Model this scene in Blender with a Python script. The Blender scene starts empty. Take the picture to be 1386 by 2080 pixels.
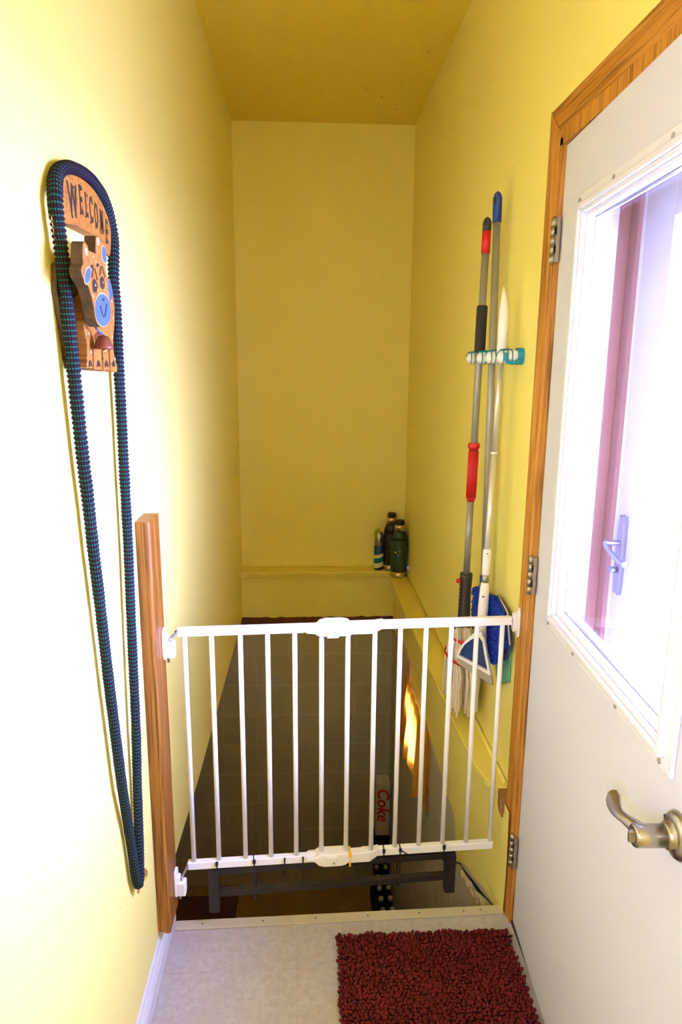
import bpy, bmesh, math, random
from mathutils import Vector, Matrix, noise
random.seed(7)
S = bpy.context.scene
COL = S.collection

# ------------------------------------------------------------------ camera
cam = bpy.data.objects.new('camera', bpy.data.cameras.new('camera'))
COL.objects.link(cam)
PITCH, YAW, ROLL = .21092, .05035, .00737
fw = Vector((math.sin(YAW)*math.cos(PITCH), math.cos(YAW)*math.cos(PITCH), -math.sin(PITCH)))
rt = Vector((math.cos(YAW), -math.sin(YAW), 0)); up = rt.cross(fw)
r2 = math.cos(ROLL)*rt + math.sin(ROLL)*up; u2 = -math.sin(ROLL)*rt + math.cos(ROLL)*up
cam.matrix_world = Matrix(((r2.x, u2.x, -fw.x, 0), (r2.y, u2.y, -fw.y, 0), (r2.z, u2.z, -fw.z, 1.55), (0, 0, 0, 1)))
cam.data.sensor_fit = 'HORIZONTAL'; cam.data.sensor_width = 36; cam.data.lens = 36.015
cam.data.clip_start = .02
S.camera = cam
# ------------------------------------------------------------------ world, light, exposure
S.view_settings.view_transform = 'Standard'
S.view_settings.look = 'None'
S.view_settings.gamma = 1
S.view_settings.use_curve_mapping = False
S.view_settings.exposure = 0.20
W = bpy.data.worlds.new('world'); S.world = W; W.use_nodes = True
WB = W.node_tree.nodes['Background']
WB.inputs[0].default_value = (.77, .79, 1.92, 1); WB.inputs[1].default_value = 47.0
try:
    S.cycles.max_bounces = 14; S.cycles.diffuse_bounces = 8; S.cycles.transparent_max_bounces = 16
    S.cycles.use_denoising = True
    S.cycles.sample_clamp_indirect = 8
except Exception: pass

def portal(name, loc, direction, sx, sy):
    l = bpy.data.lights.new(name, 'AREA'); l.shape = 'RECTANGLE'; l.size = sx; l.size_y = sy
    l.cycles.is_portal = True
    o = bpy.data.objects.new(name, l); COL.objects.link(o); o.location = loc
    o.rotation_euler = Vector(direction).to_track_quat('-Z', 'Z').to_euler()
    return o
portal('daylight_through_door', (.645, 1.205, 1.43), (-1, 0, 0), .60, .90)
portal('daylight_through_added_window', (-.44, -.75, 1.78), (1, 0, 0), .8, .55)  # added window out of view, lets daylight onto the door side
portal('daylight_through_basement_window', (.60, 3.01, -.165), (-1, 0, 0), .28, .25)

# ------------------------------------------------------------------ materials
def lin(c):
    return tuple((v/12.92 if v <= .04045 else ((v+.055)/1.055)**2.4) for v in [k/255 for k in c]) + (1,)
class NT:
    def __init__(s, name):
        s.m = bpy.data.materials.new(name); s.m.use_nodes = True; s.t = s.m.node_tree
        s.b = s.t.nodes['Principled BSDF']; s.out = s.t.nodes['Material Output']
    def n(s, kind, **kw):
        x = s.t.nodes.new(kind)
        for k, v in kw.items():
            if k.startswith('i_'): x.inputs[k[2:].replace('_', ' ')].default_value = v
            else: setattr(x, k, v)
        return x
    def l(s, a, b): s.t.links.new(a, b)
    def co(s, kind='Object', scale=(1, 1, 1), loc=(0, 0, 0), rot=(0, 0, 0)):
        c = s.n('ShaderNodeTexCoord'); m = s.n('ShaderNodeMapping'); s.l(c.outputs[kind], m.inputs[0])
        m.inputs['Scale'].default_value = scale; m.inputs['Location'].default_value = loc; m.inputs['Rotation'].default_value = rot
        return m.outputs[0]
    def noise(s, vec, scale, detail=4, rough=.55):
        x = s.n('ShaderNodeTexNoise'); x.inputs['Scale'].default_value = scale; x.inputs['Detail'].default_value = detail
        x.inputs['Roughness'].default_value = rough; s.l(vec, x.inputs['Vector']); return x.outputs['Fac']
    def ramp(s, fac, stops):
        r = s.n('ShaderNodeValToRGB'); e = r.color_ramp.elements
        while len(e) < len(stops): e.new(.5)
        for k, (p, c) in zip(e, stops): k.position = p; k.color = c
        s.l(fac, r.inputs[0]); return r.outputs[0]
    def mix(s, fac, a, b, mode='MIX'):
        x = s.n('ShaderNodeMix', data_type='RGBA', blend_type=mode)
        for sock, v in ((x.inputs[0], fac), (x.inputs[6], a), (x.inputs[7], b)):
            if hasattr(v, 'links'): s.l(v, sock)
            else: sock.default_value = v
        return x.outputs[2]
    def math(s, op, a, b=None, c=None):
        x = s.n('ShaderNodeMath', operation=op)
        for i, v in enumerate((a, b, c)):
            if v is None: continue
            if hasattr(v, 'links'): s.l(v, x.inputs[i])
            else: x.inputs[i].default_value = v
        return x.outputs[0]
    def col(s, v):
        if hasattr(v, 'links'): s.l(v, s.b.inputs['Base Color'])
        else: s.b.inputs['Base Color'].default_value = v
        return s
    def pr(s, rough=.5, metal=0, spec=.5):
        s.b.inputs['Roughness'].default_value = rough; s.b.inputs['Metallic'].default_value = metal
        s.b.inputs['Specular IOR Level'].default_value = spec; return s
    def bump(s, h, strength=.3, dist=.01):
        b = s.n('ShaderNodeBump'); b.inputs['Strength'].default_value = strength; b.inputs['Distance'].default_value = dist
        s.l(h, b.inputs['Height']); s.l(b.outputs[0], s.b.inputs['Normal']); return s

def plain(name, rgb, rough=.5, metal=0, var=.06, scale=30, bump=0, spec=.5):
    t = NT(name); v = t.co(); c = lin(rgb)
    f = t.noise(v, scale)
    t.col(t.mix(f, tuple(k*(1-var) for k in c[:3])+(1,), tuple(min(1, k*(1+var)) for k in c[:3])+(1,)))
    t.pr(rough, metal, spec)
    if bump: t.bump(f, bump, .002)
    return t.m
YEL = (.895, .80, .225, 1)
def paint_wall(name, c, chips=()):
    t = NT(name); v = t.co()
    f = t.noise(v, 3); g = t.noise(v, 160, 2)
    base = t.mix(f, tuple(k*.965 for k in c[:3])+(1,), c)
    geo = t.n('ShaderNodeTexCoord').outputs['Object']
    wob = t.n('ShaderNodeTexNoise'); wob.inputs['Scale'].default_value = 90; t.l(geo, wob.inputs['Vector'])
    for (p, r, cc) in chips:
        d = t.n('ShaderNodeVectorMath', operation='DISTANCE'); t.l(geo, d.inputs[0]); d.inputs[1].default_value = p
        k = t.math('ADD', d.outputs['Value'], t.math('MULTIPLY', t.math('SUBTRACT', wob.outputs['Fac'], .5), r*2.2))
        base = t.mix(t.math('LESS_THAN', k, r), base, cc)
    t.col(base); t.pr(.42, 0, .4); t.bump(g, .10, .002); return t.m
RED = (.55, .25, .20, 1)
M_left = paint_wall('yellow paint left', YEL, [((-.393, 1.04, .20), .004, RED), ((-.393, 1.0, .105), .006, RED), ((-.393, 1.19, .57), .002, RED), ((-.393, 1.24, .44), .003, RED)])
M_yel = paint_wall('yellow paint', YEL)
M_right = paint_wall('yellow paint right', YEL, [((.583, 1.93, 1.69), .003, (.6, .45, .15, 1)), ((.583, 2.0, 2.1), .002, (.6, .45, .15, 1)), ((.583, 1.75, 2.2), .002, (.5, .4, .15, 1))])
M_ceil = paint_wall('yellow paint ceiling', (.79, .625, .07, 1), [((.36, 3.6, 2.809), .006, (.3, .2, .03, 1)), ((.5, 3.1, 2.809), .005, (.3, .2, .03, 1)), ((.43, 3.4, 2.809), .004, (.3, .2, .03, 1)), ((.45, 3.75, 2.809), .006, (.3, .2, .03, 1)), ((.28, 3.5, 2.809), .004, (.3, .2, .03, 1))])
M_trimyel = paint_wall('yellow gloss paint', (.84, .725, .155, 1))

def blocks(name, axis, u0, z0):
    t = NT(name); c = t.n('ShaderNodeTexCoord'); s = t.n('ShaderNodeSeparateXYZ'); t.l(c.outputs['Object'], s.inputs[0])
    cmb = t.n('ShaderNodeCombineXYZ')
    t.l(t.math('SUBTRACT', s.outputs[axis], u0), cmb.inputs[0]); t.l(t.math('SUBTRACT', s.outputs[2], z0), cmb.inputs[1])
    b = t.n('ShaderNodeTexBrick'); t.l(cmb.outputs[0], b.inputs['Vector'])
    b.inputs['Scale'].default_value = 1; b.inputs['Brick Width'].default_value = .4064; b.inputs['Row Height'].default_value = .2032
    b.inputs['Mortar Size'].default_value = .005; b.inputs['Mortar Smooth'].default_value = .3; b.offset = .5
    b.inputs['Color1'].default_value = (.54, .51, .40, 1); b.inputs['Color2'].default_value = (.50, .47, .37, 1)
    b.inputs['Mortar'].default_value = (.66, .63, .52, 1)
    v = t.co(); g = t.noise(v, 220, 3); w = t.noise(v, 5)
    return t, b, g, w, s
t, b, g, w, s_ = blocks('grey painted block wall', 0, -.315 - .4064*5, -.176 - .2032*10)
t.col(t.mix(.35, b.outputs['Color'], t.mix(w, (.42, .395, .30, 1), (.58, .54, .42, 1)))); t.pr(.7)
h = t.math('SUBTRACT', t.math('MULTIPLY', g, .25), b.outputs['Fac']); t.bump(h, .5, .004); M_block = t.m
# right hand block wall: yellow paint ends in a ragged line, grey below, bare plaster next to the landing
t, b, g, w, s_ = blocks('block wall half painted yellow', 1, .1, -.216 - .2032*10)
v = t.co(); wob = t.noise(v, 9, 5, .6)
y, z = s_.outputs[1], s_.outputs[2]
cur = t.n('ShaderNodeFloatCurve'); cm = cur.mapping.curves[0]
pts = [(1.6, -.10), (1.80, -.125), (1.9, -.15), (2.02, -.17), (2.09, -.14), (2.12, -.06), (2.16, -.015), (2.3, -.02), (2.5, .0), (2.7, .015), (3.9, .01)]
X0, X1, Z0, Z1 = 1.5, 4.0, -.3, .2
P_ = [((a-X0)/(X1-X0), (c-Z0)/(Z1-Z0)) for a, c in pts]
cm.points[0].location = (0, P_[0][1]); cm.points[1].location = (1, P_[-1][1])
for p in P_: cm.points.new(*p)
cur.mapping.update()
t.l(t.math('DIVIDE', t.math('SUBTRACT', y, X0), X1-X0), cur.inputs['Value'])
line = t.math('ADD', t.math('MULTIPLY', cur.outputs[0], Z1-Z0), Z0)
zz = t.math('ADD', z, t.math('MULTIPLY', t.math('SUBTRACT', wob, .5), .05))
isy = t.math('GREATER_THAN', zz, line)
crk = t.math('MULTIPLY_ADD', y, -.5, .915)   # crack line z = .915-.5y -> about -.05 near the landing
crk = t.math('MINIMUM', t.math('MULTIPLY_ADD', y, -.29, .47), .2)
low = t.math('LESS_THAN', zz, crk); near = t.math('LESS_THAN', y, 2.06)
plz = t.math('MULTIPLY', low, near)
yw = t.mix(w, (.84, .74, .19, 1), (.90, .80, .225, 1))
c1 = t.mix(isy, t.mix(.25, b.outputs['Color'], (.60, .57, .48, 1)), yw)
c2 = t.mix(t.math('MULTIPLY', plz, t.math('GREATER_THAN', zz, t.math('SUBTRACT', crk, .11))), c1, t.mix(t.noise(v, 60), (.46, .40, .24, 1), (.72, .64, .42, 1)))
t.col(c2); t.pr(.65); t.bump(t.math('ADD', t.math('SUBTRACT', t.math('MULTIPLY', g, .25), b.outputs['Fac']), t.math('MULTIPLY', plz, t.math('MULTIPLY', wob, 1.5))), .5, .004)
M_rblock = t.m

def wood(name, c1, c2, c3, axis='z', rough=.38, grain=1.0):
    t = NT(name)
    sc = {'z': (28, 28, 1.6), 'y': (28, 1.6, 28), 'x': (1.6, 28, 28)}[axis]
    v = t.co(scale=sc); n1 = t.noise(v, 1.6*grain, 6, .62)
    v2 = t.co(scale=tuple(k*5 if k > 2 else k*2 for k in sc)); n2 = t.noise(v2, 1.3, 3)
    c = t.ramp(n1, [(.30, c1), (.52, c2), (.72, c3)])
    c = t.mix(t.ramp(n2, [(.38, (0, 0, 0, 1)), (.5, (1, 1, 1, 1))]), tuple(k*.62 for k in c1[:3])+(1,), c)
    t.col(c); t.pr(rough); t.bump(n2, .12, .001); return t.m
M_oak = wood('stained casing wood', (.38, .15, .020, 1), (.50, .215, .032, 1), (.60, .28, .05, 1), 'z')
M_oaky = wood('stained casing wood lengthwise', (.34, .125, .015, 1), (.45, .185, .025, 1), (.54, .24, .04, 1), 'y')
M_post = wood('red brown worn post wood', (.19, .058, .006, 1), (.285, .105, .011, 1), (.37, .155, .018, 1), 'z', .45)
M_sign = wood('orange stained pine', (.31, .11, .011, 1), (.38, .145, .015, 1), (.43, .175, .020, 1), 'x', .55, .6)
M_signdk = wood('brown stained board edge', (.04, .016, .005, 1), (.06, .026, .008, 1), (.085, .04, .012, 1), 'z', .6)
M_beam = plain('rough brown beam', (98, 58, 26), .9, var=.5, scale=35, bump=.6)
M_rawwood = plain('bare broken wood', (150, 108, 66), .8, var=.25, scale=50, bump=.5)
M_white = plain('white enamel', (244, 244, 248), .28, var=.01)
M_plastic = plain('white plastic', (240, 240, 240), .4, var=.01)
M_cream = plain('cream door paint', (209, 212, 222), .65, var=.012, scale=5, spec=.2)
M_frame = plain('white moulded frame', (222, 225, 232), .35, var=.01)
M_plug = plain('grey screw plug', (150, 148, 138), .5)
M_base = plain('white baseboard paint', (214, 214, 216), .35, var=.01)
M_strip = plain('painted edge strip', (190, 182, 158), .55, var=.08, scale=25)
M_steel = plain('brushed nickel', (176, 170, 160), .28, 1, var=.03)
M_hinge = plain('satin hinge metal', (170, 162, 145), .4, .85)
M_zinc = plain('zinc', (160, 160, 165), .35, .9)
M_black = plain('black plastic', (22, 21, 22), .5)
M_blackmet = plain('dark painted steel', (29, 22, 21), .5, var=.15)
M_yeltie = plain('yellow nylon', (250, 190, 30), .4)
M_brass = plain('brass', (226, 186, 120), .25, .9)
M_pole = plain('grey painted pole', (158, 158, 150), .35, .35, var=.03)
M_silver = plain('light aluminium pole', (214, 210, 198), .3, .5, var=.02)
M_red = plain('red plastic', (200, 22, 36), .4)
M_dkgrey = plain('dark grey plastic', (62, 58, 58), .5)
M_foam = plain('charcoal foam', (50, 46, 44), .9, bump=.3, scale=300)
M_blue = plain('blue plastic', (24, 62, 148), .4)
M_teal = plain('teal rubber', (0, 138, 176), .45)
M_strand = plain('cotton mop yarn', (226, 214, 196), .95, var=.18, scale=60)
M_chenblue = plain('blue chenille', (20, 56, 165), .9, var=.3, scale=60)
M_green = plain('sea green backing', (96, 168, 140), .6)
M_lip = plain('grey rubber lip', (168, 162, 142), .6)
M_thgreen = plain('hammered green enamel', (50, 70, 52), .35, .3, var=.1, scale=200, bump=.15)
M_thblack = plain('black enamel', (30, 28, 26), .4, .1)
M_thsteel = plain('steel cup', (190, 170, 130), .3, .9)
M_lime = plain('lime cap', (190, 205, 20), .4)
M_dark = plain('dark crate', (26, 22, 22), .6)
M_bottle = plain('dark bottle glass', (20, 17, 16), .15)
M_cap = plain('pale bottle cap', (190, 186, 176), .5)
M_carton = plain('silver grey carton', (206, 200, 186), .45)
M_ltr = plain('red lettering', (190, 25, 32), .5)
M_ink = plain('black painted lettering', (46, 34, 28), .6)
M_pblue = plain('cornflower paint', (66, 94, 128), .6)
M_pwhite = plain('cream paint', (205, 190, 150), .6)
M_bell = plain('copper brown bell', (120, 62, 42), .4, .3)
M_redjamb = plain('red brown exterior jamb', (140, 96, 76), .6)
M_alum = plain('white storm door paint', (205, 202, 180), .4)
M_snow = plain('bright ground', (230, 232, 238), .9)
M_soffit = plain('soffit', (196, 190, 200), .7)
M_curtpink = plain('pinkish window board', (205, 170, 145), .6)
# basement floor
t = NT('brown basement carpet'); v = t.co(); f = t.noise(v, 40, 5); g = t.noise(v, 6)
t.col(t.mix(t.math('MULTIPLY', f, g), (.26, .16, .04, 1), (.54, .36, .11, 1))).pr(.9).bump(f, .3); M_carpet = t.m
M_brownstep = plain('dark brown step', (92, 56, 42), .7)
# vinyl floor
t = NT('pinkish stone look vinyl'); v = t.co(); n1 = t.noise(v, 7, 8, .7); n2 = t.noise(v, 55, 6, .7)
c = t.ramp(n1, [(.3, (.46, .42, .39, 1)), (.48, (.51, .50, .48, 1)), (.66, (.43, .355, .325, 1))])
c = t.mix(t.ramp(n2, [(.40, (1, 1, 1, 1)), (.62, (0, 0, 0, 1))]), (.36, .31, .28, 1), c)
c = t.mix(.4, c, (.52, .50, .48, 1))
b = t.n('ShaderNodeTexBrick'); t.l(t.co(loc=(.335, .02, 0)), b.inputs['Vector']); b.offset = 0
b.inputs['Scale'].default_value = 1; b.inputs['Brick Width'].default_value = .305; b.inputs['Row Height'].default_value = .305
b.inputs['Mortar Size'].default_value = .0007; b.inputs['Mortar Smooth'].default_value = 0
c = t.mix(t.math('MULTIPLY', b.outputs['Fac'], .55), c, (.35, .27, .22, 1)); t.col(c); t.pr(.32); t.bump(n2, .06, .001); M_vinyl = t.m
# glass: thin pane
t = NT('window glass'); t.t.nodes.remove(t.b)
tr = t.n('ShaderNodeBsdfTransparent'); tr.inputs[0].default_value = (.96, .98, 1, 1); gl = t.n('ShaderNodeBsdfGlossy'); gl.inputs['Roughness'].default_value = .02
fr = t.n('ShaderNodeLayerWeight'); fr.inputs[0].default_value = .5; mx = t.n('ShaderNodeMixShader')
t.l(t.math('MULTIPLY_ADD', t.math('POWER', fr.outputs['Facing'], 5), .5, .03), mx.inputs[0]); t.l(tr.outputs[0], mx.inputs[1]); t.l(gl.outputs[0], mx.inputs[2]); t.l(mx.outputs[0], t.out.inputs[0]); M_glass = t.m
# curtain: translucent cloth
t = NT('golden curtain cloth'); cc = (1.0, .56, .05, 1)
d = t.n('ShaderNodeBsdfDiffuse'); d.inputs[0].default_value = (.9, .5, .06, 1); tl = t.n('ShaderNodeBsdfTranslucent'); tl.inputs[0].default_value = (.95, .50, .035, 1)
mx = t.n('ShaderNodeMixShader'); mx.inputs[0].default_value = .6; t.l(d.outputs[0], mx.inputs[1]); t.l(tl.outputs[0], mx.inputs[2]); t.l(mx.outputs[0], t.out.inputs[0]); M_curtain = t.m
# rope: woven tube with rows of teal stitches, mapped by length (u) and round the tube (v)
t = NT('navy woven cord with teal stitches'); uv = t.n('ShaderNodeTexCoord'); sp = t.n('ShaderNodeSeparateXYZ'); t.l(uv.outputs['UV'], sp.inputs[0])
U = t.math('FRACT', sp.outputs[0]); Vv = t.math('FRACT', sp.outputs[1])
du = t.math('ABSOLUTE', t.math('SUBTRACT', U, .5)); dv = t.math('ABSOLUTE', t.math('SUBTRACT', Vv, .5))
dot = t.math('MULTIPLY', t.math('LESS_THAN', du, .17), t.math('LESS_THAN', dv, .27))
purp = t.math('MULTIPLY', t.math('GREATER_THAN', du, .36), t.math('LESS_THAN', dv, .3))
c = t.mix(purp, (.007, .008, .014, 1), (.034, .010, .014, 1)); c = t.mix(dot, c, (.020, .115, .095, 1)); t.col(c); t.pr(.9, 0, .15); M_rope = t.m
t = NT('dark red chenille'); v = t.co(); f = t.noise(v, 25, 4); t.col(t.mix(f, (.075, .007, .008, 1), (.16, .018, .018, 1))).pr(.95, 0, .1); M_mat = t.m
# spray can label
t = NT('spray can label'); c = t.n('ShaderNodeTexCoord'); s_ = t.n('ShaderNodeSeparateXYZ'); t.l(c.outputs['Object'], s_.inputs[0])
k = t.math('ADD', s_.outputs[2], t.math('MULTIPLY', s_.outputs[0], -.25))
r = t.ramp(t.math('DIVIDE', t.math('SUBTRACT', k, .25), .17), [(0, lin((20, 60, 110))), (.13, lin((235, 225, 195))), (.30, lin((0, 120, 160))), (.48, lin((235, 225, 195))), (.60, lin((15, 70, 130)))]); r.node.color_ramp.interpolation = 'CONSTANT'
t.col(r).pr(.35); M_spray = t.m

# ------------------------------------------------------------------ mesh helpers
class MB:
    def __init__(s): s.v = []; s.f = []; s.uv = {}; s.sm = set()
    def box(s, a, b):
        n = len(s.v); (x0, y0, z0), (x1, y1, z1) = a, b
        s.v += [(x0,y0,z0),(x1,y0,z0),(x1,y1,z0),(x0,y1,z0),(x0,y0,z1),(x1,y0,z1),(x1,y1,z1),(x0,y1,z1)]
        s.f += [tuple(n+i for i in q) for q in ((0,3,2,1),(4,5,6,7),(0,1,5,4),(1,2,6,5),(2,3,7,6),(3,0,4,7))]; return s
    def obox(s, p0, p1, w, h, ref=(0, 0, 1)):          # bar of section w x h between two points
        p0, p1 = Vector(p0), Vector(p1); t = (p1-p0).normalized(); a = t.cross(Vector(ref)).normalized(); b = a.cross(t).normalized()
        n = len(s.v)
        for p in (p0, p1):
            for i, j in ((-1,-1),(1,-1),(1,1),(-1,1)): s.v.append(tuple(p + a*(i*w/2) + b*(j*h/2)))
        s.f += [tuple(n+i for i in q) for q in ((0,1,2,3),(7,6,5,4),(0,4,5,1),(1,5,6,2),(2,6,7,3),(3,7,4,0))]; return s
    def sweep(s, pts, ra, rb=None, n=12, ref=(0, 0, 1), closed=False, uv=None, cap=True):
        pts = [Vector(p) for p in pts]; N = len(pts); st = len(s.v)
        if not hasattr(ra, '__len__'): ra = [ra]*N
        if rb is None: rb = ra
        if not hasattr(rb, '__len__'): rb = [rb]*N
        L = 0; ref = Vector(ref); prev = None
        for i, p in enumerate(pts):
            q0 = pts[(i-1) % N] if closed or i else p; q1 = pts[(i+1) % N] if closed or i < N-1 else p
            t = (q1-q0).normalized()
            a = t.cross(ref if prev is None else prev.cross(t)) if prev is None else prev - t*prev.dot(t)
            if a.length < 1e-6: a = t.orthogonal()
            a.normalize(); prev = a; b = a.cross(t).normalized()
            for k in range(n):
                th = 2*math.pi*k/n; s.v.append(tuple(p + a*math.cos(th)*ra[i] + b*math.sin(th)*rb[i]))
        M = N if closed else N-1; lens = [0]
        for i in range(M): lens.append(lens[-1] + (pts[(i+1) % N]-pts[i]).length)
        for i in range(M):
            for k in range(n):
                q = (st+i*n+k, st+i*n+(k+1) % n, st+((i+1) % N)*n+(k+1) % n, st+((i+1) % N)*n+k)
                if uv: s.uv[len(s.f)] = [(lens[i]*uv[0], k/n*uv[1]), (lens[i]*uv[0], (k+1)/n*uv[1]), (lens[i+1]*uv[0], (k+1)/n*uv[1]), (lens[i+1]*uv[0], k/n*uv[1])]
                s.sm.add(len(s.f)); s.f.append(q)
        if not closed and cap:
            s.f.append(tuple(st+k for k in range(n))[::-1]); s.f.append(tuple(st+(N-1)*n+k for k in range(n)))
        return s
    def cyl(s, p0, p1, r0, r1=None, n=20): return s.sweep([p0, p1], [r0, r0 if r1 is None else r1], n=n)
    def lathe(s, c, prof, n=28, axis=(0, 0, 1)):       # prof: (radius, height along axis)
        c = Vector(c); ax = Vector(axis).normalized(); a = ax.orthogonal().normalized(); b = ax.cross(a); st = len(s.v)
        for r, h in prof:
            for k in range(n):
                th = 2*math.pi*k/n; s.v.append(tuple(c + ax*h + a*math.cos(th)*max(r, 1e-5) + b*math.sin(th)*max(r, 1e-5)))
        for i in range(len(prof)-1):
            for k in range(n): s.sm.add(len(s.f)); s.f.append((st+i*n+k, st+i*n+(k+1) % n, st+(i+1)*n+(k+1) % n, st+(i+1)*n+k))
        s.f.append(tuple(st+k for k in range(n))[::-1]); s.f.append(tuple(st+(len(prof)-1)*n+k for k in range(n))); return s
    def prism(s, poly, fn, d0, d1):                    # poly 2d, fn(u, v, d) -> point
        st = len(s.v); n = len(poly)
        for d in (d0, d1): s.v += [tuple(fn(u, v, d)) for u, v in poly]
        s.f.append(tuple(range(st, st+n))[::-1]); s.f.append(tuple(range(st+n, st+2*n)))
        for k in range(n): s.f.append((st+k, st+(k+1) % n, st+n+(k+1) % n, st+n+k))
        return s
    def ball(s, c, r, n=10, m=6, sc=(1, 1, 1)):
        st = len(s.v)
        for i in range(1, m):
            ph = math.pi*i/m
            for k in range(n): th = 2*math.pi*k/n; s.v.append((c[0]+r*sc[0]*math.sin(ph)*math.cos(th), c[1]+r*sc[1]*math.sin(ph)*math.sin(th), c[2]+r*sc[2]*math.cos(ph)))
        tp, bt = len(s.v), len(s.v)+1; s.v += [(c[0], c[1], c[2]+r*sc[2]), (c[0], c[1], c[2]-r*sc[2])]
        for i in range(m-2):
            for k in range(n): s.sm.add(len(s.f)); s.f.append((st+i*n+k, st+(i+1)*n+k, st+(i+1)*n+(k+1) % n, st+i*n+(k+1) % n))
        for k in range(n):
            s.sm.add(len(s.f)); s.f.append((tp, st+k, st+(k+1) % n)); s.sm.add(len(s.f)); s.f.append((bt, st+(m-2)*n+(k+1) % n, st+(m-2)*n+k))
        return s
    def build(s, name, mat, parent=None, bevel=0, seg=2, structure=False, mats=None, fm=None, norm=True):
        me = bpy.data.meshes.new(name); me.from_pydata(s.v, [], s.f); me.materials.append(mat)
        if s.uv:
            ul = me.uv_layers.new(name='UVMap')
            for p in me.polygons:
                if p.index in s.uv:
                    for j, li in enumerate(p.loop_indices): ul.data[li].uv = s.uv[p.index][j]
        for p in me.polygons: p.use_smooth = p.index in s.sm
        if norm:
            bm = bmesh.new(); bm.from_mesh(me); bmesh.ops.recalc_face_normals(bm, faces=bm.faces); bm.to_mesh(me); bm.free()
        o = bpy.data.objects.new(name, me); COL.objects.link(o)
        if parent: 
            o.parent = parent; o.matrix_parent_inverse = Matrix.Translation(-world_loc(parent))
        if bevel:
            b = o.modifiers.new('bevel', 'BEVEL'); b.width = bevel; b.segments = seg; b.limit_method = 'ANGLE'; b.angle_limit = math.radians(40)
        if structure: o['kind'] = 'structure'
        return o
def world_loc(o):
    # every empty is unrotated, every mesh sits at the origin
    return Vector(o.location) + (world_loc(o.parent) if (o.parent and o.type == 'EMPTY') else Vector()) if o.type == 'EMPTY' else Vector()
def thing(name, label, cat, loc, group=None, structure=False):
    o = bpy.data.objects.new(name, None); o.empty_display_size = .05; COL.objects.link(o); o.location = loc
    return tag(o, label, cat, group) if not structure else st(o, label)
def tag(o, label, cat, group=None, kind=None):
    o['label'] = label; o['category'] = cat
    if group: o['group'] = group
    if kind: o['kind'] = kind
    return o
def st(o, label=None):
    o['kind'] = 'structure'
    if label: o['label'] = label
    return o
def lab(o, l): o['label'] = l; return o
def text(name, s, size, mat, mtx, parent=None, ext=.0006, shear=0, bold=0):
    c = bpy.data.curves.new(name, 'FONT'); c.body = s; c.size = size; c.extrude = ext; c.align_x = 'CENTER'; c.align_y = 'CENTER'; c.shear = shear; c.offset = bold; c.resolution_u = 4
    o = bpy.data.objects.new(name, c); COL.objects.link(o)
    me = bpy.data.meshes.new_from_object(o.evaluated_get(bpy.context.evaluated_depsgraph_get())); bpy.data.objects.remove(o)
    me.transform(mtx); me.materials.clear(); me.materials.append(mat)
    o = bpy.data.objects.new(name, me); COL.objects.link(o)
    if parent: o.parent = parent; o.matrix_parent_inverse = Matrix.Translation(-world_loc(parent))
    return o
def smooth_path(pts, k=6, closed=False):
    P = [Vector(p) for p in pts]; N = len(P); out = []
    for i in range(N if closed else N-1):
        a, b, c, d = (P[(i-1) % N], P[i], P[(i+1) % N], P[(i+2) % N]) if closed else (P[max(i-1, 0)], P[i], P[i+1], P[min(i+2, N-1)])
        for j in range(k):
            t = j/k; out.append(.5*((2*b) + (c-a)*t + (2*a-5*b+4*c-d)*t*t + (3*b-a-3*c+d)*t**3))
    if not closed: out.append(P[-1])
    return out
def smooth2(poly, k=3): return [(p.x, p.y) for p in smooth_path([(u, v, 0) for u, v in poly], k, True)]

XL, XR, YB, ZC = -.393, .583, 3.97, 2.809
# ------------------------------------------------------------------ room shell
# left wall: full height over the landing, open below about .1 over the stairwell
m = MB(); m.prism([(-.35, 0), (1.70, 0), (1.70, .138), (2.2, .098), (3.98, .062), (3.98, ZC+.02), (-.35, ZC+.02)], lambda u, v, d: (d, u, v), XL-.10, XL)
m.box((XL-.10, -1.3, 0), (XL, -1.15, ZC+.02)); m.box((XL-.10, -1.15, 0), (XL, -.35, 1.5)); m.box((XL-.10, -1.15, 2.05), (XL, -.35, ZC+.02))
m.build('wall_left', M_left, structure=True)
m = MB(); m.box((XL-.1, -1.3, ZC), (.70, YB+.1, ZC+.06)); m.build('ceiling', M_ceil, structure=True)
# back wall above its ledge, and the painted part under the ledge
m = MB(); m.box((XL, YB, .36), (XR, YB+.1, ZC)); m.box((XL-.02, 3.905, .062), (.53, YB+.1, .345)); m.build('wall_back', M_yel, structure=True)
m = MB(); m.box((XL, 3.862, .345), (.495, YB, .362)); m.box((XL, 3.872, .325), (.495, 3.9, .345)); m.box((XL, YB-.006, .362), (XR, YB, .372))
m.build('trim_2', M_trimyel, bevel=.003, structure=True)
# right wall with the door opening
m = MB()
m.box((XR, 1.648, .345), (.70, YB, ZC)); m.box((XR, 1.648, -.2), (.70, 1.72, .345)); m.box((XR, -1.3, 2.045), (.70, 1.648, ZC)); m.box((XR, -1.3, -.02), (.70, .755, 2.045))
m.build('wall_right', M_right, structure=True)
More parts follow.
